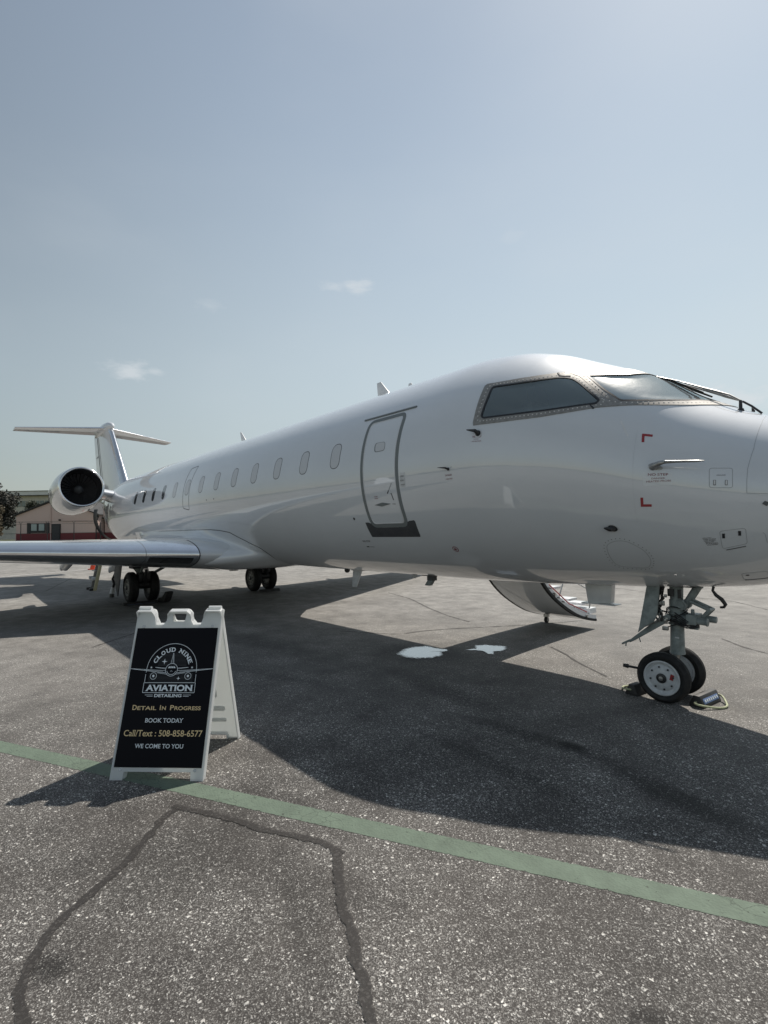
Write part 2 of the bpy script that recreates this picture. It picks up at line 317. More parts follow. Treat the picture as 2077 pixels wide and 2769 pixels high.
# ------------------------------------------------------------------ mesh helpers
class MB:
    def __init__(s): s.v = []; s.f = []
    def add(s, vs, fs):
        k = len(s.v); s.v += [tuple(p) for p in vs]; s.f += [tuple(i+k for i in f) for f in fs]; return s
    def box(s, c, d, rot=None, taper=None):
        hx, hy, hz = d[0]/2, d[1]/2, d[2]/2; vs = []
        for z in (-hz, hz):
            k = (taper if (taper and z > 0) else 1)
            for x, y in ((-hx, -hy), (hx, -hy), (hx, hy), (-hx, hy)): vs.append(Vector((x*k, y*k, z)))
        if rot is not None: vs = [rot @ p for p in vs]
        vs = [p+Vector(c) for p in vs]
        return s.add(vs, [(0, 3, 2, 1), (4, 5, 6, 7), (0, 1, 5, 4), (1, 2, 6, 5), (2, 3, 7, 6), (3, 0, 4, 7)])
    def tube(s, p0, p1, r0, r1=None, n=14, cap=True):
        return s.poly([p0, p1], [r0, r0 if r1 is None else r1], n, cap)
    def poly(s, pts, r, n=10, cap=True):
        pts = [Vector(p) for p in pts]
        if not isinstance(r, (list, tuple)): r = [r]*len(pts)
        vs = []; up = None
        for i, p in enumerate(pts):
            d = (pts[min(i+1, len(pts)-1)]-pts[max(i-1, 0)]).normalized()
            if up is None:
                up = Vector((0, 0, 1)) if abs(d.z) < .9 else Vector((1, 0, 0))
            a = d.cross(up).normalized(); b = a.cross(d).normalized(); up = b
            for k in range(n):
                t = 2*PI*k/n; vs.append(p+(a*math.cos(t)+b*math.sin(t))*r[i])
        fs = []
        for i in range(len(pts)-1):
            for k in range(n): fs.append((i*n+k, i*n+(k+1) % n, (i+1)*n+(k+1) % n, (i+1)*n+k))
        if cap: fs += [tuple(range(n))[::-1], tuple((len(pts)-1)*n+k for k in range(n))]
        return s.add(vs, fs)
    def lathe(s, prof, c, axis='Y', n=48, closed=False, mat_=None):
        """prof: (radius, along) ; axis of revolution"""
        vs = []
        for r, a in prof:
            for k in range(n):
                t = 2*PI*k/n; u, w = r*math.cos(t), r*math.sin(t)
                p = {'Y': (u, a, w), 'X': (a, u, w), 'Z': (u, w, a)}[axis]
                p = Vector(p)
                if mat_ is not None: p = mat_ @ p
                vs.append(p+Vector(c))
        m = len(prof); fs = []
        for i in range(m if closed else m-1):
            j = (i+1) % m
            for k in range(n): fs.append((i*n+k, i*n+(k+1) % n, j*n+(k+1) % n, j*n+k))
        return s.add(vs, fs)
    def prism(s, poly, thick, fn):
        """poly: 2-D outline ; fn(u, v, t) -> point ; t from 0 to thick"""
        n = len(poly); vs = [fn(u, v, 0) for u, v in poly]+[fn(u, v, thick) for u, v in poly]
        return s.add(vs, [tuple(range(n))[::-1], tuple(range(n, 2*n))]+[(i, (i+1) % n, n+(i+1) % n, n+i) for i in range(n)])
    def sphere(s, c, r, n=14, sc=(1, 1, 1)):
        prof = [(max(1e-4, r*math.sin(PI*i/n)), -r*math.cos(PI*i/n)) for i in range(n+1)]
        k = len(s.v); s.lathe(prof, (0, 0, 0), 'Z', 2*n)
        s.v[k:] = [(p[0]*sc[0]+c[0], p[1]*sc[1]+c[1], p[2]*sc[2]+c[2]) for p in s.v[k:]]; return s
    def build(s, name, m, parent=None, smooth=35, bevel=0., recalc=True, weld=False):
        me = bpy.data.meshes.new(name); bm = bmesh.new()
        vs = [bm.verts.new(p) for p in s.v]
        for f in s.f:
            try: bm.faces.new([vs[i] for i in f])
            except ValueError: pass
        if weld: bmesh.ops.remove_doubles(bm, verts=bm.verts, dist=1e-5)
        if recalc: bmesh.ops.recalc_face_normals(bm, faces=bm.faces)
        if bevel:
            es = [e for e in bm.edges if len(e.link_faces) == 2 and e.calc_face_angle(0) > R(30)]
            bmesh.ops.bevel(bm, geom=es, offset=bevel, segments=2, affect='EDGES', profile=.5, clamp_overlap=True)
        if smooth:
            for f in bm.faces: f.smooth = True
            for e in bm.edges: e.smooth = not (len(e.link_faces) == 2 and e.calc_face_angle(0) > R(smooth))
        bm.to_mesh(me); bm.free(); me.materials.append(m)
        o = bpy.data.objects.new(name, me); COL.objects.link(o)
        if parent: o.parent = parent
        return o
def thing(name, label, cat, loc=(0, 0, 0), rz=0, group=None):
    o = bpy.data.objects.new(name, None); COL.objects.link(o); o.location = loc; o.rotation_euler = (0, 0, rz); o.empty_display_size = .2
    o['label'] = label; o['category'] = cat
    if group: o['group'] = group
    return o
def tag(o, label, cat, group=None):
    o['label'] = label; o['category'] = cat
    if group: o['group'] = group
    return o
def smoothstep(a, b, x):
    t = min(1, max(0, (x-a)/(b-a))); return t*t*(3-2*t)
def attr(o, name, vals):
    a = o.data.attributes.new(name, 'FLOAT', 'POINT'); a.data.foreach_set('value', list(vals))
def text_geo(s, size=1., bold=0., sx=1., align='CENTER', space=1.):
    cu = bpy.data.curves.new('t', 'FONT'); cu.body = s; cu.size = size; cu.offset = bold; cu.align_x = align; cu.space_character = space
    cu.resolution_u = 4
    ob = bpy.data.objects.new('t', cu); COL.objects.link(ob); bpy.context.view_layer.update()
    me = bpy.data.meshes.new_from_object(ob)
    vs = [(v.co.x*sx, v.co.y) for v in me.vertices]; fs = [tuple(p.vertices) for p in me.polygons]
    bpy.data.objects.remove(ob); bpy.data.curves.remove(cu); bpy.data.meshes.remove(me)
    return vs, fs
def fit_text(s, w, h, bold=0., align='CENTER', space=1.):
    """text scaled so that its box is w wide and h high, lower left at (0,0)"""
    vs, fs = text_geo(s, 1., bold, 1., align, space)
    a = np.array(vs); mn = a.min(0); mxx = a.max(0); a = (a-mn)/(mxx-mn)*np.array([w, h])
    return [tuple(p) for p in a], fs

def serif_text(s, w, h, bold=.02, slab=.055, th_=.05):
    """lettering with slab serifs set on the flat ends of the stems"""
    vs, fs = text_geo(s, 1., bold, 1., 'LEFT'); a = np.array(vs); cap = a[:, 1].max() if not any(c in s for c in '/') else .72; base = 0.
    cnt = {}
    for f in fs:
        for i in range(len(f)):
            k = tuple(sorted((f[i], f[(i+1) % len(f)]))); cnt[k] = cnt.get(k, 0)+1
    extra = []
    for (i, j), c in cnt.items():
        if c != 1: continue
        (x1, y1), (x2, y2) = vs[i], vs[j]
        if abs(y1-y2) < .004 and .03 < abs(x1-x2) < .24:
            for yy, sg in ((-bold, 1), (.72+bold, -1), (.70+bold, -1), (.74, -1)):
                if abs(y1-yy) < .035: x1, x2 = sorted((x1, x2)); extra.append([(x1-slab, y1), (x2+slab, y1), (x2+slab, y1+sg*th_), (x1-slab, y1+sg*th_)]); break
    for q in extra: k = len(vs); vs = list(vs)+q; fs = fs+[(k, k+1, k+2, k+3)]
    a = np.array(vs); mn = a.min(0); mx_ = a.max(0); a = (a-mn)/(mx_-mn)*np.array([w, h]); return [tuple(p) for p in a], fs

# ------------------------------------------------------------------ setting: ground
Fh = Vector((_F.x, _F.y, 0)).normalized(); Rh = Vector((_R.x, _R.y, 0)).normalized()
def ground_z(x, y):
    d = (x-_C.x)*Fh.x+(y-_C.y)*Fh.y
    return .93*smoothstep(38, 57, d)+.12*smoothstep(60, 70, d)
def spaced(lim, first, k):
    a = [0.]; s = first
    while a[-1] < lim: a.append(a[-1]+s); s *= k
    return [-v for v in a[:0:-1]]+a
gx = spaced(1800, .5, 1.045); nx = len(gx); g = MB()
vs = [(x-8, y, ground_z(x-8, y)) for x in gx for y in gx]
g.add(vs, [(i*nx+j, (i+1)*nx+j, (i+1)*nx+j+1, i*nx+j+1) for i in range(nx-1) for j in range(nx-1)])
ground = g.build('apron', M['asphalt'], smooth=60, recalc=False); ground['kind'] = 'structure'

def ribbon(name, pts, w, m, z=.004, across=4, step=.05, jitter=0., kind='structure'):
    """a flat band painted or poured on the ground; edge attribute 0 at the rim, 1 in the middle"""
    pts = [Vector((p[0], p[1], 0)) for p in pts]; P = []
    for i in range(len(pts)-1):
        n = max(1, int((pts[i+1]-pts[i]).length/step))
        P += [pts[i].lerp(pts[i+1], k/n) for k in range(n)]
    P.append(pts[-1])
    for _ in range(3): P = [P[0]]+[(P[i-1]+P[i]*2+P[i+1])/4 for i in range(1, len(P)-1)]+[P[-1]]
    mb = MB(); ed = []
    ww = w if isinstance(w, (list, tuple)) else [w, w]
    off = 0.
    for i, p in enumerate(P):
        d = (P[min(i+1, len(P)-1)]-P[max(0, i-1)]).normalized(); s = Vector((-d.y, d.x, 0))
        t = i/(len(P)-1); wi = (ww[0]*(1-t)+ww[1]*t)*(1+jitter*random.uniform(-1, 1)); off = off*.7+random.uniform(-1, 1)*jitter*ww[0]*.3
        for k in range(across+1):
            q = p+s*(wi*(k/across-.5)+off); mb.v.append((q.x, q.y, ground_z(q.x, q.y)+z)); ed.append(1-abs(2*k/across-1))
    a = across+1
    mb.f = [(i*a+k, (i+1)*a+k, (i+1)*a+k+1, i*a+k+1) for i in range(len(P)-1) for k in range(across)]
    o = mb.build(name, m, recalc=False, smooth=0); attr(o, 'edge', ed)
    if kind: o['kind'] = kind
    return o
ribbon('green_line', [(-7.6, -7.23), (-3.067, -4.896), (1.315, -2.635), (6., -.2)], .142, M['green'], .0015, 14, .03)
ribbon('white_line', [(-20., -10.2), (-24.0, -3.53), (-26.9, 1.25), (-31., 8.)], .16, M['white_line'], .006, 4, .3)
ribbon('white_line', [(-15.5, 9.), (-19., 12.5), (-30, 24)], .15, M['white_line'], .006, 4, .3)
ribbon('crack_sealant', [(-1.212, -4.154), (-1.19, -4.24), (-1.072, -4.351), (-.867, -4.542), (-.74, -4.727), (-.642, -4.861), (-.527, -4.945), (-.423, -5.003), (-.325, -5.028), (-.15, -5.02)], [.055, .045], M['tar'], .003, 4, .03, .25)
ribbon('crack_sealant', [(-1.25, -4.19), (-1.084, -4.091), (-.893, -3.995), (-.652, -3.89), (-.498, -3.797), (-.35, -3.73), (-.2, -3.70)], [.06, .05], M['tar'], .004, 4, .03, .25)
ribbon('crack_sealant', [(-.254, -3.70), (-.091, -3.825), (.065, -3.901), (.224, -3.971), (.352, -4.041), (.468, -4.097), (.62, -4.18)], [.06, .05], M['tar'], .005, 4, .03, .3)
for k, pl in enumerate([[(-4.9, -.35), (-4.428, -.092), (-4.007, .161), (-3.926, .653), (-3.71, 1.124), (-3.134, 2.048), (-2.6, 3.2)], [(-8.19, 3.59), (-6.87, 3.135), (-5.549, 2.404), (-4.653, 1.985), (-3.929, 1.761)],
           [(-4.44, 8.3), (-2.9, 7.7), (-1.48, 7.5), (-.7, 6.62)], [(-.5, 3.2), (-.143, 2.823), (.171, 2.619), (.8, 2.3)], [(-1.91, 1.048), (-1.6, .86), (-1.276, .574), (-.743, .225)],
           [(-6.5, -3.6), (-7.6, -2.4), (-9.4, -1.9), (-12., -2.2)], [(-13., -6.), (-16., -3.), (-21., -1.5)]]):
    ribbon('ground_crack', pl, .03, M['tar'], .006, 2, .08, .5)

def blob(name, pts, m, z, kind='structure'):
    c = Vector((sum(p[0] for p in pts)/len(pts), sum(p[1] for p in pts)/len(pts), 0)); P = []
    n = len(pts)
    for i in range(n):
        a = Vector((*pts[i], 0)); b = Vector((*pts[(i+1) % n], 0))
        for k in range(6): P.append(a.lerp(b, k/6)+Vector((random.uniform(-1, 1), random.uniform(-1, 1), 0))*.008)
    mb = MB(); ed = []; rings = 6
    for r in range(rings+1):
        t = 1-r/rings*.98
        for p in P: q = c+(p-c)*t; mb.v.append((q.x, q.y, z)); ed.append(min(1, r/rings*1.6))
    n = len(P)
    mb.f = [(r*n+i, r*n+(i+1) % n, (r+1)*n+(i+1) % n, (r+1)*n+i) for r in range(rings) for i in range(n)]+[tuple(rings*n+i for i in range(n))]
    o = mb.build(name, m, recalc=False, smooth=0); attr(o, 'edge', ed); o['kind'] = kind
    return o
blob('puddle', [(-3.096, -.742), (-3.25, -.454), (-3.24, -.273), (-3.137, -.1), (-2.943, -.103), (-2.807, -.049), (-2.739, -.064), (-2.72, -.165), (-2.761, -.187), (-2.605, -.358), (-2.602, -.574), (-2.725, -.736), (-2.887, -.792)], M['puddle'], .008)
blob('puddle', [(-2.617, .06), (-2.569, .232), (-2.70, .382), (-2.625, .52), (-2.354, .66), (-2.256, .546), (-2.199, .4), (-2.284, .275), (-2.175, .153), (-2.229, .098), (-2.40, .19), (-2.50, .15)], M['puddle'], .008)

# lawn and path round the buildings, laid on the rise beyond the apron
def sheet(name, d0, d1, s0, s1, z, m, nd_=24, ns=40):
    mb = MB()
    for i in range(nd_+1):
        for j in range(ns+1):
            d = d0+(d1-d0)*i/nd_; s = s0+(s1-s0)*j/ns; p = _C+Fh*d+Rh*s; mb.v.append((p.x, p.y, ground_z(p.x, p.y)+z))
    a = ns+1; mb.f = [(i*a+j, (i+1)*a+j, (i+1)*a+j+1, i*a+j+1) for i in range(nd_) for j in range(ns)]
    o = mb.build(name, m, recalc=False, smooth=60); o['kind'] = 'structure'; return o
sheet('lawn', 56, 300, -170, 170, .05, M['grass'], 60, 60)
sheet('path', 66.2, 67.8, -120, 60, .10, grime(mat('pale_path', (.4, .38, .34), .9), (.4, .38, .34), .85, 2., (.8, .95)), 4, 60)
# far woods all round, low on the horizon
mb = MB(); n = 720; rows = 7
for i in range(n):
    a = 2*PI*i/n; rr = 420+60*math.sin(3*a+1)+25*math.sin(11*a); h = 7+2.5*math.sin(5*a)+1.5*math.sin(17*a+2)
    for k in range(rows):
        t = k/(rows-1); hh = h*math.sin(PI*t)**.5*(1+.25*random.uniform(-1, 1)) if 0 < k < rows-1 else -.5
        q = rr+t*18+random.uniform(-1.5, 1.5); mb.v.append((q*math.cos(a)-8, q*math.sin(a), hh+(1. if (math.cos(a)*Fh.x+math.sin(a)*Fh.y) > 0 else 0)))
mb.f = [(i*rows+k, ((i+1) % n)*rows+k, ((i+1) % n)*rows+k+1, i*rows+k+1) for i in range(n) for k in range(rows-1)]
fw = mb.build('far_woods', M['leafgreen'], smooth=0); fw['kind'] = 'stuff'; fw['label'] = 'low dark line of far woods along the horizon'; fw['category'] = 'woods'

# ------------------------------------------------------------------ aircraft
plane = thing('parked_jet', 'white twin-engine T-tail regional jet parked on the apron', 'aircraft')
_T = np.array([(-22.2,3.2,2.8,.25,3.0),(-20,3.42,1.95,.65,2.69),(-18,3.6,1.35,1.03,2.47),(-16,3.67,1.02,1.26,2.36),(-13,3.677,.987,1.345,2.332),(-12,3.677,.987,1.345,2.332),
 (-3,3.677,0.987,1.345,2.332),(-2.4,3.677,0.987,1.345,2.332),(-1.8,3.678,0.991,1.35,2.332),(-1.3,3.622,1,1.36,2.325),(-0.9,3.505,1.013,1.32,2.29),(-0.5,3.318,1.029,1.216,2.23),(-0.2,3.173,1.037,1.1,2.16),(0.1,2.995,1.055,0.98,2.06),(0.4,2.772,1.076,0.874,1.97),(0.7,2.605,1.109,0.765,1.9),(1,2.459,1.181,0.655,1.85),(1.4,2.235,1.36,0.49,1.84),(1.8,2.09,1.53,0.33,1.85),(2.0,1.99,1.66,0.18,1.86),(2.1,1.88,1.8,0.03,1.86)])
def pchip(xs, ys, x):
    h = np.diff(xs); d = np.diff(ys)/h; m = np.zeros(len(xs))
    for i in range(1, len(xs)-1):
        if d[i-1]*d[i] > 0:
            w1 = 2*h[i]+h[i-1]; w2 = h[i]+2*h[i-1]; m[i] = (w1+w2)/(w1/d[i-1]+w2/d[i])
    m[0] = d[0]; m[-1] = d[-1]
    x = np.clip(x, xs[0], xs[-1]); i = np.clip(np.searchsorted(xs, x)-1, 0, len(xs)-2); t = (x-xs[i])/h[i]
    return (2*t**3-3*t**2+1)*ys[i]+(t**3-2*t**2+t)*h[i]*m[i]+(-2*t**3+3*t**2)*ys[i+1]+(t**3-t**2)*h[i]*m[i+1]
def FUS(x, th):
    x = np.asarray(x, float); th = np.asarray(th, float); X = _T[:, 0]
    zt = pchip(X, _T[:, 1], x); zb = pchip(X, _T[:, 2], x); w = pchip(X, _T[:, 3], x); zm = pchip(X, _T[:, 4], x); s = np.sin(th)
    return np.stack([x, -w*np.cos(th), zm+np.where(s > 0, s*(zt-zm), s*(zm-zb))], -1)
def SP(x, th, off=0.):
    """points on the skin, off metres outwards"""
    x = np.asarray(x, float); th = np.asarray(th, float)
    p = FUS(x, th); e = 1e-3
    a = FUS(x+e, th)-FUS(x-e, th); b = FUS(x, th+e)-FUS(x, th-e)
    n = np.cross(a, b); n /= np.linalg.norm(n, axis=-1, keepdims=True)+1e-12
    c = np.stack([x*0, -np.cos(th), np.sin(th)], -1); sg = np.sign((n*c).sum(-1, keepdims=True)); n *= np.where(sg == 0, 1, sg)
    return p+n*off
def inpoly(x, y, poly):
    r = np.zeros(x.shape, bool); n = len(poly)
    for i in range(n):
        x1, y1 = poly[i]; x2, y2 = poly[(i+1) % n]
        c = ((y1 > y) != (y2 > y)) & (x < (x2-x1)*(y-y1)/((y2-y1) or 1e-9)+x1); r ^= c
    return r
def grow(poly, k):
    cx = sum(p[0] for p in poly)/len(poly); cy = sum(p[1] for p in poly)/len(poly)
    o = []
    for x, y in poly:
        d = math.hypot(x-cx, y-cy); o.append((cx+(x-cx)*(1+k/d), cy+(y-cy)*(1+k/d)))
    return o
def rounded(poly, r, n=5):
    """round the corners of a polygon (list of points), r in its units"""
    o = []; m = len(poly)
    for i in range(m):
        p0 = Vector(poly[i-1]); p1 = Vector(poly[i]); p2 = Vector(poly[(i+1) % m])
        a = (p0-p1); b = (p2-p1); k = min(r, a.length*.45, b.length*.45); a = p1+a.normalized()*k; b = p1+b.normalized()*k
        for j in range(n+1):
            t = j/n; q = a*(1-t)**2+p1*2*t*(1-t)+b*t*t; o.append((q.x, q.y))
    return o
SIDE_GLASS = [(-1.154, .603), (-1.015, .627), (-.887, .658), (-.77, .698), (-.665, .75), (-.567, .803), (-.515, .817), (-.463, .820), (-.418, .800), (-.375, .772), (-.303, .715), (-.237, .663), (-.18, .618), (-.194, .577), (-.291, .525), (-.391, .479), (-.496, .438), (-.608, .401), (-.725, .369), (-.851, .343), (-.99, .324), (-1.138, .308), (-1.168, .326), (-1.160, .41), (-1.153, .502)]
FRONT_GLASS = [(-.372, .914), (-.328, .94), (-.286, .97), (-.244, 1.003), (-.197, 1.041), (-.151, 1.085), (-.109, 1.138), (-.065, 1.28), (-.045, 1.49), (.25, 1.49), (.50, 1.49), (.485, 1.36), (.436, 1.234), (.357, 1.064), (.269, .931), (.175, .824), (.073, .745), (-.034, .681), (-.085, .707), (-.137, .736), (-.193, .767), (-.248, .811), (-.308, .859)]
def by_angle(poly, n, c):
    """n points of an outline seen from c at even angles"""
    P = [((p[0]-c[0]), (p[1]-c[1])) for p in poly]; o = []
    for k in range(n):
        a = 2*PI*k/n; dx, dy = math.cos(a), math.sin(a); best = 0
        for i in range(len(P)):
            x1, y1 = P[i]; x2, y2 = P[(i+1) % len(P)]; ex, ey = x2-x1, y2-y1; D = dx*ey-dy*ex
            if abs(D) < 1e-12: continue
            t = (x1*ey-y1*ex)/D; u = (x1*dy-y1*dx)/D
            if t > 0 and -1e-9 <= u <= 1+1e-9: best = max(best, t)
        o.append((c[0]+dx*best, c[1]+dy*best))
    return o
def resample(poly, n):
    P = [Vector(p) for p in poly]; P.append(P[0]); L_ = [0]
    for i in range(1, len(P)): L_.append(L_[-1]+(P[i]-P[i-1]).length)
    o = []
    for k in range(n):
        t = L_[-1]*k/n; i = max(j for j in range(len(L_)) if L_[j] <= t); i = min(i, len(P)-2)
        q = P[i].lerp(P[i+1], (t-L_[i])/((L_[i+1]-L_[i]) or 1)); o.append((q.x, q.y))
    return o
def mirror(poly): return [(x, PI-t) for x, t in poly]
HOLES = [SIDE_GLASS, mirror(SIDE_GLASS), FRONT_GLASS, mirror(FRONT_GLASS)]
# skin
xs = np.concatenate([np.linspace(-22.2, -13, 50), np.linspace(-12.8, -3.0, 40), np.linspace(-2.9, -1.4, 30), np.linspace(-1.38, .8, 110), np.linspace(.83, 2.0, 45), np.array([2.03, 2.06, 2.08, 2.095, 2.1])])
NT = 360; th = np.linspace(-PI/2, 1.5*PI, NT, endpoint=False)
GX, GT = np.meshgrid(xs, th, indexing='ij'); P = FUS(GX, GT).reshape(-1, 3)
i, j = np.meshgrid(np.arange(len(xs)-1), np.arange(NT), indexing='ij'); i = i.ravel(); j = j.ravel(); j2 = (j+1) % NT
cx = (xs[i]+xs[i+1])/2; ct = th[j]+PI/NT
hole = np.zeros(len(i), bool)
for h in HOLES: hole |= inpoly(cx, ct, grow(h, .02))
F4 = np.stack([i*NT+j, (i+1)*NT+j, (i+1)*NT+j2, i*NT+j2], 1)[~hole]
me = bpy.data.meshes.new('fuselage'); me.from_pydata(P.tolist(), [], F4.tolist()+[tuple(range(NT))[::-1], tuple((len(xs)-1)*NT+k for k in range(NT))]); me.validate()
bm = bmesh.new(); bm.from_mesh(me); bmesh.ops.recalc_face_normals(bm, faces=bm.faces)
for f in bm.faces: f.smooth = True
bmesh.ops.delete(bm, geom=[v for v in bm.verts if not v.link_faces], context='VERTS')
bm.to_mesh(me); bm.free(); me.materials.append(M['paint'])
fus = bpy.data.objects.new('fuselage', me); COL.objects.link(fus); fus.parent = plane

def patch(name, poly, m, off=.002, parent=fus, n=64, rings=6, hole=None, flat_=0.):
    """a panel, pane or marking that follows the skin; with hole= a ring between two outlines"""
    mb = MB()
    if hole is None:
        o = np.array(resample(poly, n)); c = o.mean(0); inner = c+(o-c)*.02
    else:
        c = np.array(hole).mean(0); o = np.array(by_angle(poly, n, c)); inner = np.array(by_angle(hole, n, c))
    V = [SP((o+(inner-o)*(r/rings))[:, 0], (o+(inner-o)*(r/rings))[:, 1], off) for r in range(rings+1)]
    if flat_:            # a stiff pane: its middle lies flatter than the skin round it
        E = V[0]; cen = E.mean(0); u_, s_, vt = np.linalg.svd(E-cen); nrm = vt[2]
        for r in range(1, rings+1):
            k = flat_*smoothstep(0, .35, r/rings); V[r] = V[r]-np.outer((V[r]-cen) @ nrm, nrm)*k
    skirt = SP(o[:, 0], o[:, 1], -.01); allv = [skirt]+V
    if hole is not None: allv.append(SP(inner[:, 0], inner[:, 1], -.015))
    vs = np.concatenate(allv).tolist(); R_ = len(allv)
    fs = [(a*n+b, a*n+(b+1) % n, (a+1)*n+(b+1) % n, (a+1)*n+b) for a in range(R_-1) for b in range(n)]
    if hole is None: fs.append(tuple((R_-1)*n+b for b in range(n)))
    mb.add(vs, fs); return mb.build(name, m, parent)
def strip(name, pts, w, m, off=.002, parent=fus, closed=False, step=.02, mbin=None):
    """a narrow band of width w along a path on the skin"""
    Q = []; pp = list(pts)+([pts[0]] if closed else [])
    for a, b in zip(pp[:-1], pp[1:]):
        k = max(1, int(math.hypot(b[0]-a[0], (b[1]-a[1])*1.3)/step)); Q += [(a[0]+(b[0]-a[0])*t/k, a[1]+(b[1]-a[1])*t/k) for t in range(k)]
    if not closed: Q.append(pp[-1])
    q = np.array(Q); p = SP(q[:, 0], q[:, 1], off); n = SP(q[:, 0], q[:, 1], off+.01)-p; n /= np.linalg.norm(n, axis=1, keepdims=True)
    if closed: d = np.roll(p, -1, 0)-np.roll(p, 1, 0)
    else: d = np.gradient(p, axis=0)
    s = np.cross(d, n); s /= np.linalg.norm(s, axis=1, keepdims=True)+1e-12
    A = p+s*w/2; B = p-s*w/2; A0 = A-n*(off+.006); B0 = B-n*(off+.006)
    V = np.stack([A0, A, B, B0], 1).reshape(-1, 3).tolist(); K = len(q); mb = mbin or MB()
    fs = []
    for a in range(K if closed else K-1):
        b = (a+1) % K; fs += [(a*4+c, b*4+c, b*4+c+1, a*4+c+1) for c in range(3)]
    if not closed: fs += [(0, 1, 2, 3), ((K-1)*4+3, (K-1)*4+2, (K-1)*4+1, (K-1)*4)]
    mb.add(V, fs)
    return mb if mbin else mb.build(name, m, parent, smooth=40)
def skin_text(name, s, x0, t0, w, h, m, parent=fus, off=.0025, bold=.02, rr=1.3, sl=0.):
    vs, fs = fit_text(s, w, h, bold); a = np.array(vs)
    p = SP(x0+a[:, 0], t0+a[:, 1]/rr+sl*a[:, 0], off); mb = MB(); mb.add(p.tolist(), fs); return mb.build(name, m, parent, smooth=0, recalc=False)

# cockpit windows: frames, glass, rivets
SIDE_FRAME = [(-1.253, .638), (-1.164, .648), (-1.082, .664), (-1.005, .684), (-.931, .706), (-.838, .736), (-.753, .775), (-.676, .818), (-.603, .867), (-.545, .893), (-.42, .865), (-.28, .755), (-.115, .64), (-.10, .58), (-.189, .528), (-.265, .485), (-.343, .446), (-.423, .411), (-.508, .378), (-.596, .348), (-.709, .318), (-.829, .294), (-.96, .275), (-1.1, .26), (-1.254, .251), (-1.250, .336), (-1.250, .427), (-1.251, .526)]
FRONT_FRAME = [(-.60, .872), (-.527, .917), (-.454, .972), (-.386, 1.036), (-.312, 1.10), (-.245, 1.20), (-.195, 1.36), (-.18, 1.567), (.62, 1.567), (.60, 1.40), (.555, 1.25), (.50, 1.14), (.420, 1.017), (.345, .925), (.246, .815), (.142, .726), (.031, .656), (-.04, .610), (-.114, .568), (-.185, .530), (-.105, .583), (-.118, .645), (-.283, .76), (-.42, .872), (-.54, .90)]
def cockpit_window(poly, frame, glassname, m):
    fr = patch('window_frame', frame, m, .006, fus, 160, 6, hole=poly)
    gl = patch(glassname, grow(poly, .012), M['windshield' if 'shield' in glassname else 'glass'], .0005, fr, 96, 12, flat_=.35)
    strip('window_seal', rounded(poly, .03), .018, M['dark'], .0075, fr, True)
    c = np.array(poly).mean(0); a_ = by_angle(frame, 300, c); b_ = by_angle(poly, 300, c); mid_ = [((p[0]+q[0]*1.1)/2.1, (p[1]+q[1]*1.1)/2.1) for p, q in zip(a_, b_)]
    rv = MB()
    for (x, t) in resample(mid_, 72):
        c = SP(x, t, .006); d = SP(x, t, .02)-c; d /= np.linalg.norm(d); rv.tube(tuple(c), tuple(c+d*.002), .0065, .005, 6)
    rv.build('rivets', M['rivet'], fr); return fr
def nearest(A, poly):
    Pn = resample(poly, 400); o = []
    for a in A:
        o.append(min(Pn, key=lambda b: (a[0]-b[0])**2+((a[1]-b[1])*1.3)**2))
    return o
for mf in (lambda p: p, mirror):
    cockpit_window(mf(SIDE_GLASS), mf(SIDE_FRAME), 'side_window_glass', M['alu'])
    cockpit_window(mf(FRONT_GLASS), mf(FRONT_FRAME), 'windshield_glass', M['alu'])
strip('frame_joint', [(-.61, .862), (-.575, .828), (-.54, .83), (-.49, .85)], .014, M['dark'], .010)
strip('frame_joint', [(-.20, .515), (-.235, .545), (-.19, .575)], .012, M['dark'], .010)
# cockpit inside
mb = MB(); mb.poly([(-1.77, 0, 2.32), (-1.73, 0, 2.32)], 1.27, 40); mb.box((-.95, 0, 1.75), (1.6, 1.6, .05)); mb.build('cockpit_bulkhead', M['cabin'], plane)
mb = MB(); mb.box((-.02, 0, 2.3), (.30, 1.35, .32)); mb.box((-.06, .3, 2.52), (.3, .5, .14)); mb.box((-.06, -.3, 2.52), (.3, .5, .14)); mb.build('instrument_panel', M['dark'], plane, bevel=.04)
for sy in (-1, 1):
    s = MB(); s.box((-.95, sy*.5, 2.55), (.14, .48, .75), Matrix.Rotation(R(-12), 3, 'Y')); s.box((-.72, sy*.5, 2.2), (.48, .48, .14)); s.box((-1.03, sy*.5, 3.0), (.12, .28, .2), Matrix.Rotation(R(-12), 3, 'Y'))
    s.build('pilot_seat', M['seat'], plane, bevel=.05)
# passenger windows
def pax_window(cx_, port=False, pale_pane=True):
    w, h = .205, .34; r = .085; poly = []
    for (a, b, s0) in ((1, 1, 0), (-1, 1, 90), (-1, -1, 180), (1, -1, 270)):
        for k in range(7):
            t = R(s0+15*k); poly.append((cx_+a*(w/2-r)+r*math.cos(t), .222+(b*(h/2-r)+r*math.sin(t))/1.345))
    if port: poly = mirror(poly)
    f = strip('cabin_window', poly, .0095, M['line'], .0015, fus, True)
    patch('window_pane', poly, M['pane'] if pale_pane else M['darkpane'], .001, f, 28, 4)
for k in range(13):
    for port in (False, True): pax_window(-3.585-.783*k, port, k < 9)
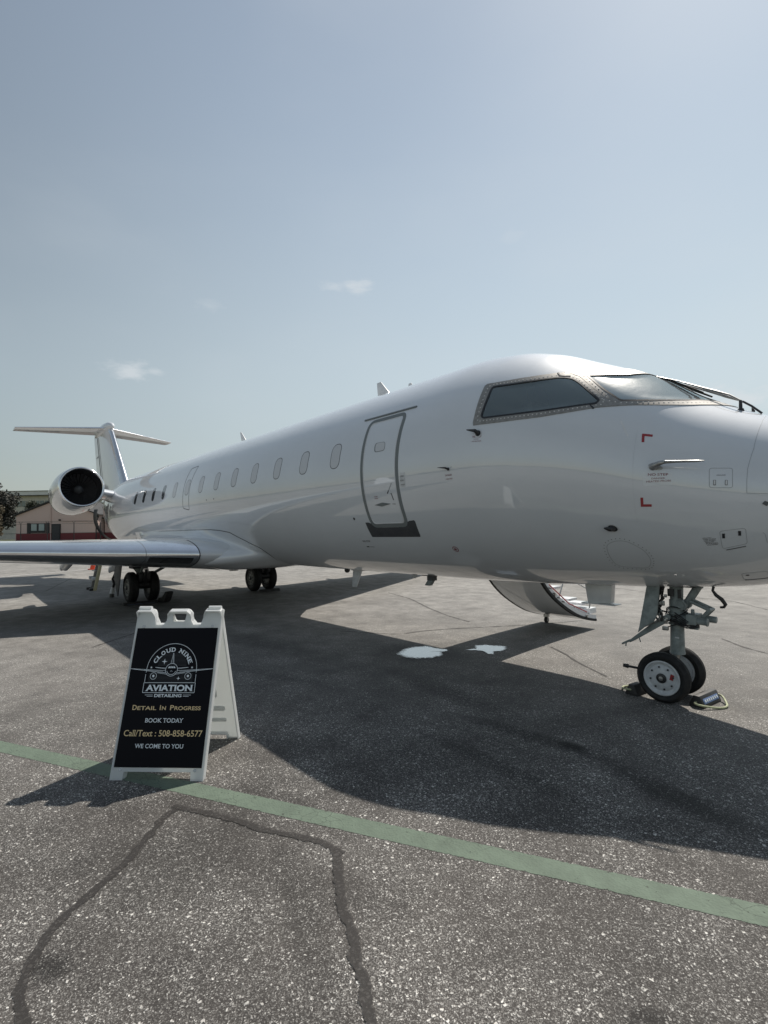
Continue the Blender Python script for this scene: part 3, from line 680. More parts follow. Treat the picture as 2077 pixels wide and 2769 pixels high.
# forward service door
DR = [(-3.0, .515), (-2.345, .515), (-2.345, -.50), (-2.985, -.50)]
dsl = strip('service_door_seal', rounded(DR, .085, 6), .048, M['seal'], .003, fus, True)
strip('service_door_gap', rounded([(-2.968, .49), (-2.377, .49), (-2.377, -.476), (-2.953, -.476)], .07, 6), .005, M['paint2'], .0045, fus, True)
patch('scuff_plate', [(-3.106, -.462), (-3.03, -.462), (-2.98, -.52), (-2.35, -.52), (-2.32, -.462), (-2.205, -.456), (-2.225, -.622), (-3.106, -.622)], M['plate'], .0022, fus, 80, 4, )
strip('drip_strip', [(-3.158, .561), (-2.2, .558)], .02, M['seal'], .012)
patch('door_window', rounded([(-2.775, .267), (-2.58, .262), (-2.575, .178), (-2.77, .178)], .05), M['seal'], .002, fus, 40, 4)
patch('door_window_pane', rounded([(-2.755, .262), (-2.583, .258), (-2.578, .182), (-2.752, .182)], .045), M['pane'], .004, fus, 40, 4)
patch('door_handle', [(-2.816, -.296), (-2.667, -.279), (-2.519, -.296), (-2.683, -.315)], M['seal'], .006, fus, 24, 3)
strip('door_handle_slot', [(-2.492, -.299), (-2.438, -.301)], .006, M['line'])
strip('door_latch', [(-2.449, -.117), (-2.51, -.175)], .012, M['faint']); strip('door_latch', [(-2.515, -.178), (-2.545, -.205)], .014, M['dark']); strip('door_latch', [(-2.479, -.202), (-2.456, -.266)], .012, M['line'])
patch('door_placard', [(-2.289, -.039), (-2.205, -.042), (-2.222, -.165), (-2.305, -.160)], M['rim'], .002, fus, 24, 3)
for k in range(3): skin_text('placard_text', ['OPEN', 'PULL', 'PUSH'][k], -2.29, -.078-.035*k, .065, .016, M['greytext'], fus, .003)
skin_text('placard_text', 'CLOSE', -2.79, -.226, .06, .012, M['redtext']); skin_text('placard_text', 'LATCH', -2.79, -.244, .06, .012, M['redtext'])
# overwing exit
strip('exit_door_gap', rounded([(-9.31, .575), (-8.93, .60), (-8.895, -.15), (-9.25, -.11)], .05), .016, M['line'], .0015, fus, True)
# small skin details
def dot(name, x, t, r, m, off=.002, n=20):
    return patch(name, [(x+r*math.cos(2*PI*k/n), t+r/1.3*math.sin(2*PI*k/n)) for k in range(n)], m, off, fus, n, 2)
dot('static_port', -3.306, -.418, .018, M['dark']); dot('drain_hole', -7.94, -.03, .014, M['dark']); dot('drain_hole', -7.575, -.03, .014, M['dark'])
dot('static_plate', -1.805, -.759, .040, M['redtext'], .002); dot('static_plate', -1.805, -.759, .031, M['rim'], .003); dot('static_plate', -1.805, -.759, .017, M['redtext'], .004)
dot('alpha_sensor_base', -1.51, -.052, .003, M['dark'])
strip('red_corner_mark', [(.182, .318), (.178, .395)], .020, M['red']); strip('red_corner_mark', [(.170, .388), (.240, .411)], .020, M['red'], .0026)
strip('red_corner_mark', [(.172, -.183), (.167, -.262)], .020, M['red']); strip('red_corner_mark', [(.160, -.253), (.234, -.238)], .020, M['red'], .0026)
patch('placard', [(.190, .038), (.387, .095), (.385, -.027), (.188, -.085)], grime(mat('placard_film', (.70, .73, .76), .3, coat=1., coat_r=.05), (.70, .73, .76), .97, 4.), .0012, fus, 24, 3)
skin_text('warning_text', 'NO STEP', .225, .013, .135, .022, M['redtext'], rr=.95, sl=.30, bold=.01); skin_text('warning_text', 'DANGER', .248, -.012, .09, .014, M['redtext'], rr=.95, sl=.30, bold=.0); skin_text('warning_text', 'HEATED PROBE', .213, -.048, .165, .015, M['redtext'], rr=.95, sl=.30, bold=.0)
skin_text('warning_text', 'NO STEP', -1.235, .152, .10, .022, M['redtext'], bold=.0); skin_text('warning_text', 'DANGER', -1.22, .137, .06, .008, M['redtext'], bold=.0); skin_text('warning_text', 'HEATED PROBE', -1.24, .120, .11, .010, M['redtext'], bold=.0)
skin_text('warning_text', 'DANGER', -1.60, -.118, .09, .018, M['redtext'], bold=.0); skin_text('warning_text', 'HEATED', -1.595, -.145, .09, .012, M['redtext'], bold=.0)
skin_text('small_stencil', 'NO STEP', -3.36, -.685, .16, .03, M['greytext']); strip('small_stencil', [(-3.35, -.747), (-3.30, -.747)], .016, M['dark']); strip('small_stencil', [(-3.28, -.748), (-3.2, -.75)], .006, M['line'])
for k in range(6): skin_text('small_stencil', ['STATIC', 'KEEP CLEAR', 'NO PUSH', 'GROUND', 'PANEL', 'CLOSE'][k], .532+.004*k, -.515-.0145*k, .07+.012*((k*5) % 3-1), .010, M['greytext'], rr=.9, sl=.22)
# radome seam, access panels
strip('radome_seam', [(.86, 1.3), (.871, 1.0), (.871, .843), (.866, .529), (.841, .255), (.836, -.016)], .0035, M['faint'], .001); strip('radome_seam', [(.836, -.016), (.955, -.004), (1.3, .05)], .0035, M['faint'], .001)
strip('access_panel_gap', rounded([(.617, .203), (.755, .242), (.755, .022), (.617, -.006)], .022), .004, M['faint'], .001, fus, True)
for x, t in ((.649, .055), (.719, .070)): strip('panel_latch', [(x, t+.028), (x-.001, t-.028)], .016, M['line'], .003); strip('panel_latch', [(x, t+.024), (x-.001, t-.022)], .010, M['paint2'], .0045)
skin_text('small_stencil', 'GROUND', .66, .132, .055, .009, M['greytext'], rr=.9, sl=.28)
strip('access_panel_gap', rounded([(.649, -.424), (.808, -.382), (.802, -.559), (.644, -.621)], .022), .004, M['faint'], .001, fus, True)
for x, t in ((.67, -.448), (.77, -.415)): strip('panel_latch', [(x, t), (x-.004, t-.05)], .018, M['dark'], .003)
strip('panel_hinge', [(.665, -.635), (.79, -.590)], .006, M['line'], .003)
strip('access_panel_gap', rounded([(.702, -.998), (.87, -.99), (.86, -1.15), (.696, -1.147)], .03), .005, M['faint'], .001, fus, True); strip('panel_hinge', [(.700, -1.155), (.85, -1.155)], .008, M['dark'], .003); dot('panel_latch', .735, -1.04, .012, M['dark'])
strip('access_panel_gap', [(.905, -.43), (.915, -.453), (.919, -.56)], .0035, M['faint'], .001)
strip('skin_joint', [(.135, .42), (.128, .2), (.118, -.1), (.112, -.42)], .0022, mat('faint_skin_joint', (.52, .545, .57), .4), .0008)
CP = rounded([(-.175, -.66), (-.09, -.61), (-.005, -.602), (.104, -.681), (.128, -.80), (.075, -.922), (-.172, -.912), (-.19, -.78)], .08)
strip('round_panel_gap', CP, .005, M['faint'], .001, fus, True)
rv = MB()
for (x, t) in resample(grow(CP, .022), 34):
    c = SP(x, t, .0); d = SP(x, t, .02)-c; d /= np.linalg.norm(d); rv.tube(tuple(c), tuple(c+d*.0025), .004, .003, 6)
rv.build('panel_rivets', M['line'], fus)
patch('smudge', [(.003, .468), (.02, .462), (.083, .34), (.072, .325)], M['paint2'], .0008, fus, 20, 3)
# pitot probe: base, mast and tube pointing forward
def pitot(x, t, side=1):
    def W(dx, dt, off): return Vector(SP(x+dx, (t+dt+.31*dx) if side > 0 else PI-(t+dt+.31*dx), off).tolist())
    b = MB(); pl = [(x+.048*math.cos(a)-.0, t+.026*math.sin(a)) for a in [2*PI*k/24 for k in range(24)]]
    bo = patch('pitot_probe', pl if side > 0 else mirror(pl), M['steel'], .004, fus, 24, 2)
    b.poly([W(-.02, 0, 0), W(0, .002, .05), W(.03, .012, .09), W(.06, .017, .10)], [.030, .024, .018, .013], 14); b.poly([W(.06, .017, .10), W(.14, .017, .105), W(.26, .012, .115), W(.30, .011, .12)], [.013, .010, .0085, .003], 12)
    b.build('pitot_tube', M['steel'], bo)
pitot(.276, .113); pitot(.276, .113, -1)
# alpha vane, temperature probe, angle sensors
def vane(x, t, r, back):
    d = dot('vane_base', x, t, r, M['rim'], .003); dot('vane_base', x, t, r*.72, M['dark'], .005)
    def W(dx, dt, off): return Vector(SP(x+dx, t+dt, off).tolist())
    b = MB(); b.poly([W(0, 0, 0), W(-r*.3, .01, .045), W(-back, .018, .055)], [r*.55, r*.42, r*.12], 10); b.build('vane', M['dark'], d)
vane(-1.175, .185, .042, .10); vane(-1.55, -.066, .022, .10); vane(-.079, -.491, .050, .055)
patch('ice_detector', [(.935, -.085), (.962, -.10), (.945, -.14), (.918, -.115)], M['line'], .006, fus, 16, 2)
# roof and belly antennas
def blade(x0, x1, z0, x2, x3, z1, y=0., th_=.014, m=M['paint2'], name='blade_antenna', lean=0.):
    b = MB(); vs = []
    for s in (-1, 1):
        for (x, z, k) in ((x0, z0, 1), (x1, z0, 1), (x3, z1, .5), (x2, z1, .5)): vs.append((x, y+s*th_*k+(lean if z == z1 else 0), z))
    b.add(vs, [(0, 1, 2, 3), (4, 7, 6, 5), (0, 4, 5, 1), (1, 5, 6, 2), (2, 6, 7, 3), (3, 7, 4, 0)]); return b.build(name, m, plane, bevel=.004)
blade(-4.22, -3.84, 3.66, -4.256, -4.16, 3.998); blade(-9.15, -8.85, 3.66, -9.28, -9.22, 3.996); blade(-3.55, -3.40, 3.66, -3.52, -3.46, 3.822)
blade(-4.95, -4.70, 1.01, -4.99, -4.87, .69, m=M['rim']); mb = MB(); mb.box((-4.80, 0, .985), (.30, .12, .03)); mb.build('antenna_base', M['paint2'], plane, bevel=.008)
blade(-3.52, -3.41, 1.0, -3.50, -3.45, .92, m=M['rim']); mb = MB(); mb.box((-3.46, 0, .985), (.2, .05, .02)); mb.build('antenna_base', M['rim'], plane, bevel=.004)
mb = MB(); mb.box((-3.12, 0, 1.0), (.24, .18, .05)); mb.box((-3.12, 0, .95), (.12, .09, .08)); mb.build('drain_mast_base', M['line'], plane, bevel=.01)
mb = MB(); mb.prism([(-3.17, .93), (-3.07, .93), (-3.14, .835), (-3.245, .835)], .07, lambda u, v, t: (u, t-.035, v)); mb.build('drain_mast', M['gear'], plane, bevel=.012)
mb = MB(); mb.sphere((-5.13, 0, .965), .05, 8); mb.build('beacon_light', M['dark'], plane)
mb = MB(); mb.prism([(-.815, 1.04), (-.525, 1.04), (-.545, .835), (-.785, .825)], .10, lambda u, v, t: (u, t-.05, v)); bx_ = mb.build('belly_fairing_box', M['paint2'], plane, bevel=.006)
mb = MB(); mb.box((-.665, 0, .824), (.36, .16, .010)); mb.build('box_flange', M['paint2'], bx_, bevel=.003)
mb = MB(); mb.poly([(.385, 0, 1.09), (.375, -.01, 1.04), (.40, -.01, 1.0), (.44, 0, .965), (.465, .01, .92), (.45, .02, .895), (.42, .02, .89)], [.012, .012, .016, .018, .016, .012, .010], 8); mb.build('hanging_strap', M['hose'], plane)

# windshield wipers on the nose
for sy in (1, -1):
    w = MB(); w.tube((.69, sy*-.19, 2.565), (.69, sy*-.19, 2.598), .030, .022, 12); w.tube((.69, sy*-.19, 2.59), (.69, sy*-.185, 2.668), .014, .012, 10); a = w.build('wiper', M['dark'], plane)
    w = MB(); w.poly([(.69, sy*-.185, 2.668), (.61, sy*-.16, 2.735), (.50, sy*-.14, 2.795), (.40, sy*-.125, 2.85), (.19, sy*-.12, 2.965), (.01, sy*-.115, 3.05)], [.008, .008, .012, .009, .006, .005], 8); w.build('wiper_arm', M['steel'], a)
    w = MB(); w.poly([(.0, sy*-.11, 3.052), (.127, sy*-.12, 2.985), (.25, sy*-.12, 2.905), (.397, sy*-.12, 2.81)], [.005, .008, .011, .008], 8); w.build('wiper_blade', M['rubber'], a)
w = MB(); w.poly([(.69, -.12, 2.67), (.75, -.12, 2.62), (.82, -.12, 2.545)], .009, 8); w.build('wiper_hose', M['dark'], plane)

# ------------------------------------------------------------------ wing-to-body fairing
NS = 60; prof_t = np.linspace(-.48, -PI/2, NS)
def fair_pt(x, t):
    base = FUS(x, t); u = (-.48-t)/(PI/2-.48)
    yy = np.interp(u, [0, .18, .36, .55, .75, 1.], [-1.19, -1.45, -1.60, -1.52, -1.0, 0]); zz = np.interp(u, [0, .18, .36, .55, .75, 1.], [1.71, 1.52, 1.30, 1.03, .895, .875])
    x0 = -7.85+1.45*smoothstep(0, .5, u); x1 = -13.9; L0 = 1.5
    s = smoothstep(0, L0, x0-x)*smoothstep(0, 2.2, x-x1)
    k = .004*smoothstep(0, .05, x0-x)*smoothstep(0, .05, x-x1)
    p = np.array([x, yy, zz]); q = base+(p-base)*s
    n = np.array([0, -math.cos(t), math.sin(t)]); return q+n*(k-.003)
fxs = np.concatenate([np.linspace(-6.38, -8.5, 54), np.linspace(-8.6, -13.95, 44)])
mb = MB(); rows = []
for x in fxs:
    rr = [fair_pt(x, t) for t in prof_t]; rr += [(p[0], -p[1], p[2]) for p in rr[-2::-1]]; rows.append(rr)
sm = np.array(rows)
for _ in range(4): sm[:, 1:-1] = (sm[:, :-2]+2*sm[:, 1:-1]+sm[:, 2:])/4
W_ = sm.shape[1]; mb.add(sm.reshape(-1, 3).tolist(), [(a*W_+b, (a+1)*W_+b, (a+1)*W_+b+1, a*W_+b+1) for a in range(len(fxs)-1) for b in range(W_-1)])
mb.build('wing_root_fairing', M['paint'], plane, smooth=60)
strip('fairing_gap', [(-13.9, -.66), (-13.3, -.54), (-12.5, -.497), (-11.2, -.484), (-8.1, -.484), (-7.72, -.50), (-7.3, -.535), (-6.85, -.68), (-6.5, -.82), (-6.44, -.95), (-6.5, -1.15)], .012, M['line'], .006)

# ------------------------------------------------------------------ wings
def foil(c, tk, n=26):
    """airfoil outline, x from 0 (nose) to c, from trailing edge over the top, round the nose and back"""
    xs_ = [(.5-.5*math.cos(PI*k/n)) for k in range(n+1)]
    yt = [5*tk*(.2969*math.sqrt(x)-.126*x-.3516*x*x+.2843*x**3-.1036*x**4) for x in xs_]
    cam_ = [.012*math.sin(PI*x)-.0 for x in xs_]
    up = [(x*c, (y+m_)*c) for x, y, m_ in zip(xs_, yt, cam_)]; lo = [(x*c, (-y+m_)*c) for x, y, m_ in zip(xs_, yt, cam_)]
    return up[::-1]+lo[1:]
def loft(secs, fn, caps=True):
    mb = MB(); n = len(secs[0])
    for k, s in enumerate(secs): mb.v += [tuple(fn(k, p)) for p in s]
    mb.f = [(k*n+i, k*n+(i+1) % n, (k+1)*n+(i+1) % n, (k+1)*n+i) for k in range(len(secs)-1) for i in range(n)]
    if caps: mb.f += [tuple(range(n))[::-1], tuple((len(secs)-1)*n+i for i in range(n))]
    return mb
WS = [(1.0, -7.22, 5.6, .125), (1.7, -7.58, 5.15, .12), (3.6, -8.55, 3.75, .12), (6.8, -10.2, 2.65, .11), (10.1, -11.9, 1.5, .10)]
def wing_z(y): return 1.235+(y-1.55)*.0407
for sy, sd in ((-1, 'starboard'), (1, 'port')):
    secs = [foil(c, t) for (y, xl, c, t) in WS]
    def fn(k, p, sy=sy):
        y, xl, c, t = WS[k]; a = R(2.0); dx, dz = p; return (xl-dx*math.cos(a)-dz*math.sin(a), sy*y, wing_z(y)+dz*math.cos(a)-dx*math.sin(a)+.0)
    w = loft(secs, fn).build('wing', M['paint'], plane, smooth=40)
    # polished leading edge, wrapped over the nose of the airfoil
    rows = []; stn = [1.62, 2.45, 2.46, 3.6, 5.2, 6.8, 8.4, 10.0]
    for y in stn:
        for a_, b_ in zip(WS[:-1], WS[1:]):
            if a_[0] <= y <= b_[0]:
                q = (y-a_[0])/(b_[0]-a_[0]); xl, c, t = (a_[k]+(b_[k]-a_[k])*q for k in (1, 2, 3))
        f = foil(c, t*1.012, 60); m_ = len(f)//2; rng_ = max(2, int(14 if c > 2 else 16)); f = f[m_-rng_:m_+rng_+1]
        a = R(2.0); rows.append([(xl-dx*math.cos(a)-dz*math.sin(a)+.004, sy*y, wing_z(y)+dz*math.cos(a)-dx*math.sin(a)) for dx, dz in f])
    n0 = len(rows[0]); mb = MB(); mb.add([p for r_ in rows for p in r_], [(a*n0+b, a*n0+b+1, (a+1)*n0+b+1, (a+1)*n0+b) for a in range(len(rows)-1) for b in range(n0-1)])
    le = mb.build('leading_edge', M['chrome'], w, smooth=60)
    for y in (1.62, 2.45, 4.6, 5.2):
        mb = MB()
        for a_, b_ in zip(WS[:-1], WS[1:]):
            if a_[0] <= y <= b_[0]:
                q = (y-a_[0])/(b_[0]-a_[0]); xl, c, t = (a_[k]+(b_[k]-a_[k])*q for k in (1, 2, 3))
        f = foil(c, t*1.02, 60); m_ = len(f)//2; f = f[m_-14:m_+15]; a = R(2.)
        r0 = [(xl-dx*math.cos(a)-dz*math.sin(a)+.007, sy*y, wing_z(y)+dz*math.cos(a)-dx*math.sin(a)) for dx, dz in f]; r1 = [(p[0]-.004, p[1]+sy*(.018 if y < 2 else .006), p[2]) for p in r0]
        n0 = len(r0); mb.add(r0+r1, [(b, b+1, n0+b+1, n0+b) for b in range(n0-1)]); mb.build('rivet_seam', M['line'], w, smooth=0)
    # landing light under the leading edge, near the root
    mb = MB(); pts = []
    for y in (1.72, 2.40):
        q = (y-1.7)/1.9; xl = WS[1][1]+(WS[2][1]-WS[1][1])*q; c = WS[1][2]+(WS[2][2]-WS[1][2])*q
        f = foil(c, .1215, 60); m_ = len(f)//2
        for k in range(3, 9): dx, dz = f[m_+k]; a = R(2); pts.append((xl-dx*math.cos(a)-dz*math.sin(a)+.012, sy*y, wing_z(y)+dz*math.cos(a)-dx*math.sin(a)-.006))
    mb.add(pts, [(k, k+1, 6+k+1, 6+k) for k in range(5)]); mb.build('landing_light', mat('landing_light_glass', (.02, .02, .022), .08, coat=1.), w, smooth=60)
    # winglet
    y0, xl, c, t = WS[-1]; wz = wing_z(10.1)
    sc_ = [foil(1.3, .09), foil(.55, .08)]
    loft(sc_, lambda k, p: (WS[-1][1]-.05-k*.75-p[0], sy*(10.08+k*.22+p[1]), wz-.02+k*1.05)).build('winglet', M['paint'], w, smooth=40)
    # flap track fairings and lowered flaps
    for (y, xt_, zt_) in ((3.05, -12.85, .79), (1.95, -12.95, .66), (5.6, -13.0, 1.0)):
        mb = MB(); zz = wing_z(y)-.06
        prof = []
        K = 9; st = [(xt_+1.9, zz-.04, .02, .02), (xt_+1.5, zz-.12, .07, .08), (xt_+1.0, zz-.2, .10, .13), (xt_+.55, (zz-.2+zt_+.06)/2, .10, .15), (xt_+.2, zt_+.14, .075, .12), (xt_, zt_+.03, .04, .05)]
        for (x, z, ry, rz) in st: mb.v += [(x, sy*y+ry*math.cos(2*PI*k/16), z+rz*math.sin(2*PI*k/16)) for k in range(16)]
        mb.f = [(a*16+k, a*16+(k+1) % 16, (a+1)*16+(k+1) % 16, (a+1)*16+k) for a in range(len(st)-1) for k in range(16)]+[tuple(range(16)), tuple((len(st)-1)*16+k for k in range(16))]
        mb.build('flap_track_fairing', M['paint2'], w, smooth=50)

# ------------------------------------------------------------------ engines
def engine(sy):
    c = Vector((-15.2, sy*2.2, 3.075)); rot = Matrix.Rotation(R(2.5*sy), 3, 'Z') @ Matrix.Rotation(R(-3.0), 3, 'Y')
    e = MB(); e.lathe([(.605, -.10), (.645, -.35), (.672, -.75), (.68, -1.3), (.66, -2.1), (.59, -2.9), (.50, -3.5), (.40, -3.9), (.36, -3.95), (.34, -3.2)], c, 'X', 64, mat_=rot); nac = e.build('engine_nacelle', M['nacelle'], plane, smooth=60)
    lip = [(.605, -.10), (.598, -.04), (.583, -.008), (.565, 0), (.545, -.01), (.528, -.04), (.515, -.10)]
    e = MB(); e.lathe(lip, c, 'X', 64, mat_=rot); e.build('intake_lip', M['chrome'], nac, smooth=60)
    e = MB(); e.lathe([(.515, -.10), (.505, -.2), (.50, -.6), (.51, -.9), (.001, -.95)], c, 'X', 64, mat_=rot); e.build('intake_duct', M['inlet'], nac, smooth=50)
    e = MB(); e.lathe([(.498, -.42), (.496, -.425), (.496, -.44), (.498, -.445)], c, 'X', 64, mat_=rot); e.build('duct_ring', M['line'], nac, smooth=50)
    fan = MB()
    for k in range(28):
        a = 2*PI*k/28; vs = []
        for (r_, tw, ch) in ((.13, .3, .05), (.30, .6, .055), (.495, .95, .06)):
            for s in (-1, 1):
                u = s*ch; dx = u*math.cos(tw)*.9; dt = u*math.sin(tw)
                p = Vector((-.72+dx, r_*math.cos(a)-dt*math.sin(a), r_*math.sin(a)+dt*math.cos(a))); vs.append(rot @ p+c)
        fan.add(vs, [(0, 1, 3, 2), (2, 3, 5, 4)])
    fan.build('fan_blades', M['fan'], nac, smooth=60)
    e = MB(); e.lathe([(.001, -.42), (.04, -.45), (.09, -.53), (.13, -.66), (.14, -.75)], c, 'X', 32, mat_=rot); e.build('fan_spinner', M['line'], nac)
    # pylon
    P0 = [foil(2.9, .11), foil(2.7, .12)]
    def fn(k, p): return (-16.1-p[0]-(.25 if k else 0), sy*((1.72, .85)[k]), (3.05, 2.93)[k]+p[1])
    py = loft(P0, fn).build('engine_pylon', M['paint'], plane, smooth=40)
engine(-1); engine(1)

# ------------------------------------------------------------------ tail
FS = [(-18.95, 5.0, 3.45, .11), (-20.2, 4.2, 4.75, .10), (-21.45, 3.35, 6.0, .09), (-21.75, 3.1, 6.2, .08)]
mb = loft([foil(c, t) for (xl, c, z, t) in FS], lambda k, p: (FS[k][0]-p[0], p[1]*1.0, FS[k][2]))
fin = mb.build('tail_fin', M['paint'], plane, smooth=40)
mb = MB()
for s in (-1, 1): mb.box((-21.5, s*.0, 4.8), (.001, .001, .001))
rd = loft([foil(1.25, .14), foil(1.05, .12)], lambda k, p: ((-22.0, -23.35)[k]-p[0]*1.02, p[1], (3.62, 5.72)[k])).build('rudder', M['paint2'], fin, smooth=40)
for sy in (-1, 1):
    mb = MB(); mb.tube((-22.45, sy*.150, 3.5), (-23.86, sy*.078, 6.05), .014, .012, 6); mb.tube((-23.35, sy*.10, 5.15), (-24.2, sy*.04, 5.15), .010, .010, 6); mb.build('rudder_gap', M['line'], fin)
st_ = [(-21.35, 6.18, .02), (-21.5, 6.22, .12), (-21.9, 6.26, .19), (-22.6, 6.27, .23), (-23.6, 6.24, .20), (-24.4, 6.2, .10), (-24.7, 6.18, .02)]
mb = MB()
for (x, z, r_) in st_: mb.v += [(x, r_*.85*math.cos(2*PI*k/20), z+r_*math.sin(2*PI*k/20)) for k in range(20)]
mb.f = [(a*20+k, a*20+(k+1) % 20, (a+1)*20+(k+1) % 20, (a+1)*20+k) for a in range(len(st_)-1) for k in range(20)]+[tuple(range(20)), tuple((len(st_)-1)*20+k for k in range(20))]
mb.build('tail_bullet', M['paint'], fin, smooth=60)
for sy in (-1, 1):
    SS = [(.05, -22.1, 2.05, .10), (3.12, -23.7, .95, .09)]
    stb = loft([foil(c, t) for (_, _, c, t) in SS], lambda k, p: (SS[k][1]-p[0], sy*SS[k][0], (6.2, 6.14)[k]+p[1])).build('tailplane', M['paint'], plane, smooth=40)
    mb = MB(); rows = []
    for (y, xl, c, t), z in zip(SS, (6.2, 6.14)):
        f = foil(c, t*1.05, 40); m_ = len(f)//2; f = f[m_-8:m_+9]; rows += [(xl-dx+.006, sy*y, z+dz) for dx, dz in f]
    n0 = 17; mb.add(rows, [(b, b+1, n0+b+1, n0+b) for b in range(n0-1)]); mb.build('leading_edge', M['chrome'], stb, smooth=60)
mb = MB(); fl = [foil(.55, .2, 12) for _ in FS]
rows = []
for (xl, c, z, t) in FS[:3]:
    f = foil(c, t*1.04, 40); m_ = len(f)//2; f = f[m_-7:m_+8]; rows.append([(xl-dx+.006, dz, z) for dx, dz in f])
n0 = 15; mb.add([p for r_ in rows for p in r_], [(a*n0+b, a*n0+b+1, (a+1)*n0+b+1, (a+1)*n0+b) for a in range(2) for b in range(n0-1)]); mb.build('leading_edge', M['chrome'], fin, smooth=60)
# open aft equipment bay hatch hanging below the pylon
mb = MB(); A_ = []
for k in range(13):
    t = R(15-85*k/12); A_.append((-19.55, -.98*math.cos(t)-.02, 2.35+1.0*math.sin(t)))
vs = A_+[(p[0]-.06, p[1]*1.0-.05, p[2]) for p in A_]+[(p[0]+.16, p[1]*1.0+.03, p[2]) for p in A_]
n0 = 13
mb.add(vs, [(k, k+1, n0+k+1, n0+k) for k in range(n0-1)]+[(k, k+1, 2*n0+k+1, 2*n0+k) for k in range(n0-1)]); mb.build('aft_hatch', M['dark'], plane)

# ------------------------------------------------------------------ nose gear
def wheel(name, c, R0, w, rimr, side, rimmat, parent, bolts=8, tread=True):
    """tyre with rim and hub as children; side = which way the outer face looks"""
    hw = w/2; t = MB()
    pr = [(rimr, -hw*.55), (rimr+.012, -hw*.80), (rimr+(R0-rimr)*.35, -hw*.98), (rimr+(R0-rimr)*.6, -hw), (R0-.02*R0/.225, -hw*.82), (R0-.004, -hw*.55)]
    for g_ in (-.35, 0, .35):
        pr += [(R0, hw*(g_-.10)), (R0-.006, hw*(g_-.08)), (R0-.006, hw*(g_+.04)), (R0, hw*(g_+.06))]
    pr += [(R0-.004, hw*.55), (R0-.02*R0/.225, hw*.82), (rimr+(R0-rimr)*.6, hw), (rimr+(R0-rimr)*.35, hw*.98), (rimr+.012, hw*.80), (rimr, hw*.55)]
    t.lathe(pr, c, 'Y', 64); ty = t.build(name, M['rubber'], parent, smooth=40)
    rm = MB(); s = side*hw
    rm.lathe([(rimr+.004, s*.55), (rimr+.006, s*.86), (rimr-.004, s*.92), (rimr-.012, s*.86), (rimr-.02, s*.62), (rimr*.78, s*.55), (rimr*.74, s*.66), (rimr*.45, s*.80), (rimr*.30, s*.86), (.001, s*.86)], c, 'Y', 64)
    rm.lathe([(rimr+.004, -s*.5), (rimr-.01, -s*.86), (rimr-.02, -s*.6), (rimr*.5, -s*.5), (.001, -s*.5)], c, 'Y', 48)
    rm.build('wheel_rim', rimmat, ty, smooth=40)
    b = MB()
    for k in range(bolts):
        a = 2*PI*k/bolts+.2; p = Vector(c)+Vector((rimr*.66*math.cos(a), s*.70, rimr*.66*math.sin(a))); b.tube(p, p+Vector((0, s*.16, 0)), rimr*.055, None, 8)
    b.build('wheel_bolts', M['dark'], ty)
    ct = MB(); ct.lathe([(rimr*.13, s*1.10), (rimr*.12, s*1.22), (rimr*.05, s*1.26), (.001, s*1.26)], c, 'Y', 16); ct.build('hub_cap', M['steel'], ty)
    hb = MB(); hb.lathe([(rimr*.29, s*.84), (rimr*.29, s*1.0), (rimr*.20, s*1.08), (rimr*.12, s*1.12), (.001, s*1.12)], c, 'Y', 24); hb.build('wheel_hub', M['dark'], ty)
    return ty
nw = wheel('nose_wheel', (0, -.185, .228), .228, .115, .152, -1, M['rim'], plane)
mb = MB(); q = Matrix.Rotation(R(15), 3, 'Y'); mb.box((.088, -.185-.0575*.80, .25), (.030, .004, .052), q); mb.build('red_tag', M['red'], nw)
wheel('nose_wheel', (.0, .185, .228), .228, .115, .152, 1, M['rim'], plane)
g_ = MB(); g_.tube((0, -.22, .228), (0, .22, .228), .028); g_.tube((.055, 0, .46), (.02, 0, .20), .034, .034, 18); g_.tube((.02, 0, .20), (.02, 0, .27), .05, .05, 16)
strut = g_.build('nose_gear_leg', M['steel'], plane)
g_ = MB(); g_.tube((.062, 0, .43), (.068, 0, .70), .062, .058, 28); g_.tube((.062, 0, .425), (.062, 0, .445), .066, .066, 28); g_.build('shock_strut', M['gear'], strut)
g_ = MB(); g_.tube((.068, 0, .70), (.07, 0, .93), .064, .064, 28); g_.tube((.07, 0, .93), (.072, 0, 1.12), .055, .062, 28)
for z in (.70, .735, .77, .80, .835): g_.tube((.069, 0, z), (.069, 0, z+.014), .076, .076, 28)
g_.tube((.13, -.07, .89), (.13, .09, .89), .045, .045, 20); g_.tube((.13, -.08, .89), (.13, -.07, .89), .03, .03, 16)
g_.build('gear_housing', M['gear'], strut)
g_ = MB(); g_.tube((.14, 0, .87), (.27, 0, 1.09), .034, .036, 16); g_.tube((.24, -.05, 1.07), (.30, -.05, 1.09), .035, .035, 12); g_.build('retraction_actuator', M['gear'], strut)
g_ = MB()
for y in (-.05, .05): g_.tube((.20, y, .93), (.355, y, .865), .014, .014, 10); g_.tube((.355, y, .865), (.30, y, .80), .016, .014, 10)
g_.tube((.355, -.06, .865), (.355, .06, .865), .013); g_.tube((.22, -.03, .95), (.34, -.03, .885), .010); g_.build('scissor_link', M['gear'], strut)
g_ = MB(); g_.tube((.10, -.06, .765), (.33, -.06, .755), .034, .030, 18); g_.tube((.33, -.06, .755), (.345, -.06, .755), .036, .036, 18); g_.tube((.12, .07, .775), (.375, .07, .765), .032, .030, 18)
g_.box((.22, -.02, .77), (.08, .18, .09)); g_.box((.23, -.05, .705), (.07, .05, .05)); g_.tube((.22, -.05, .80), (.22, -.05, .86), .018, .014, 12); g_.build('steering_motor', M['gear'], strut, bevel=.004)
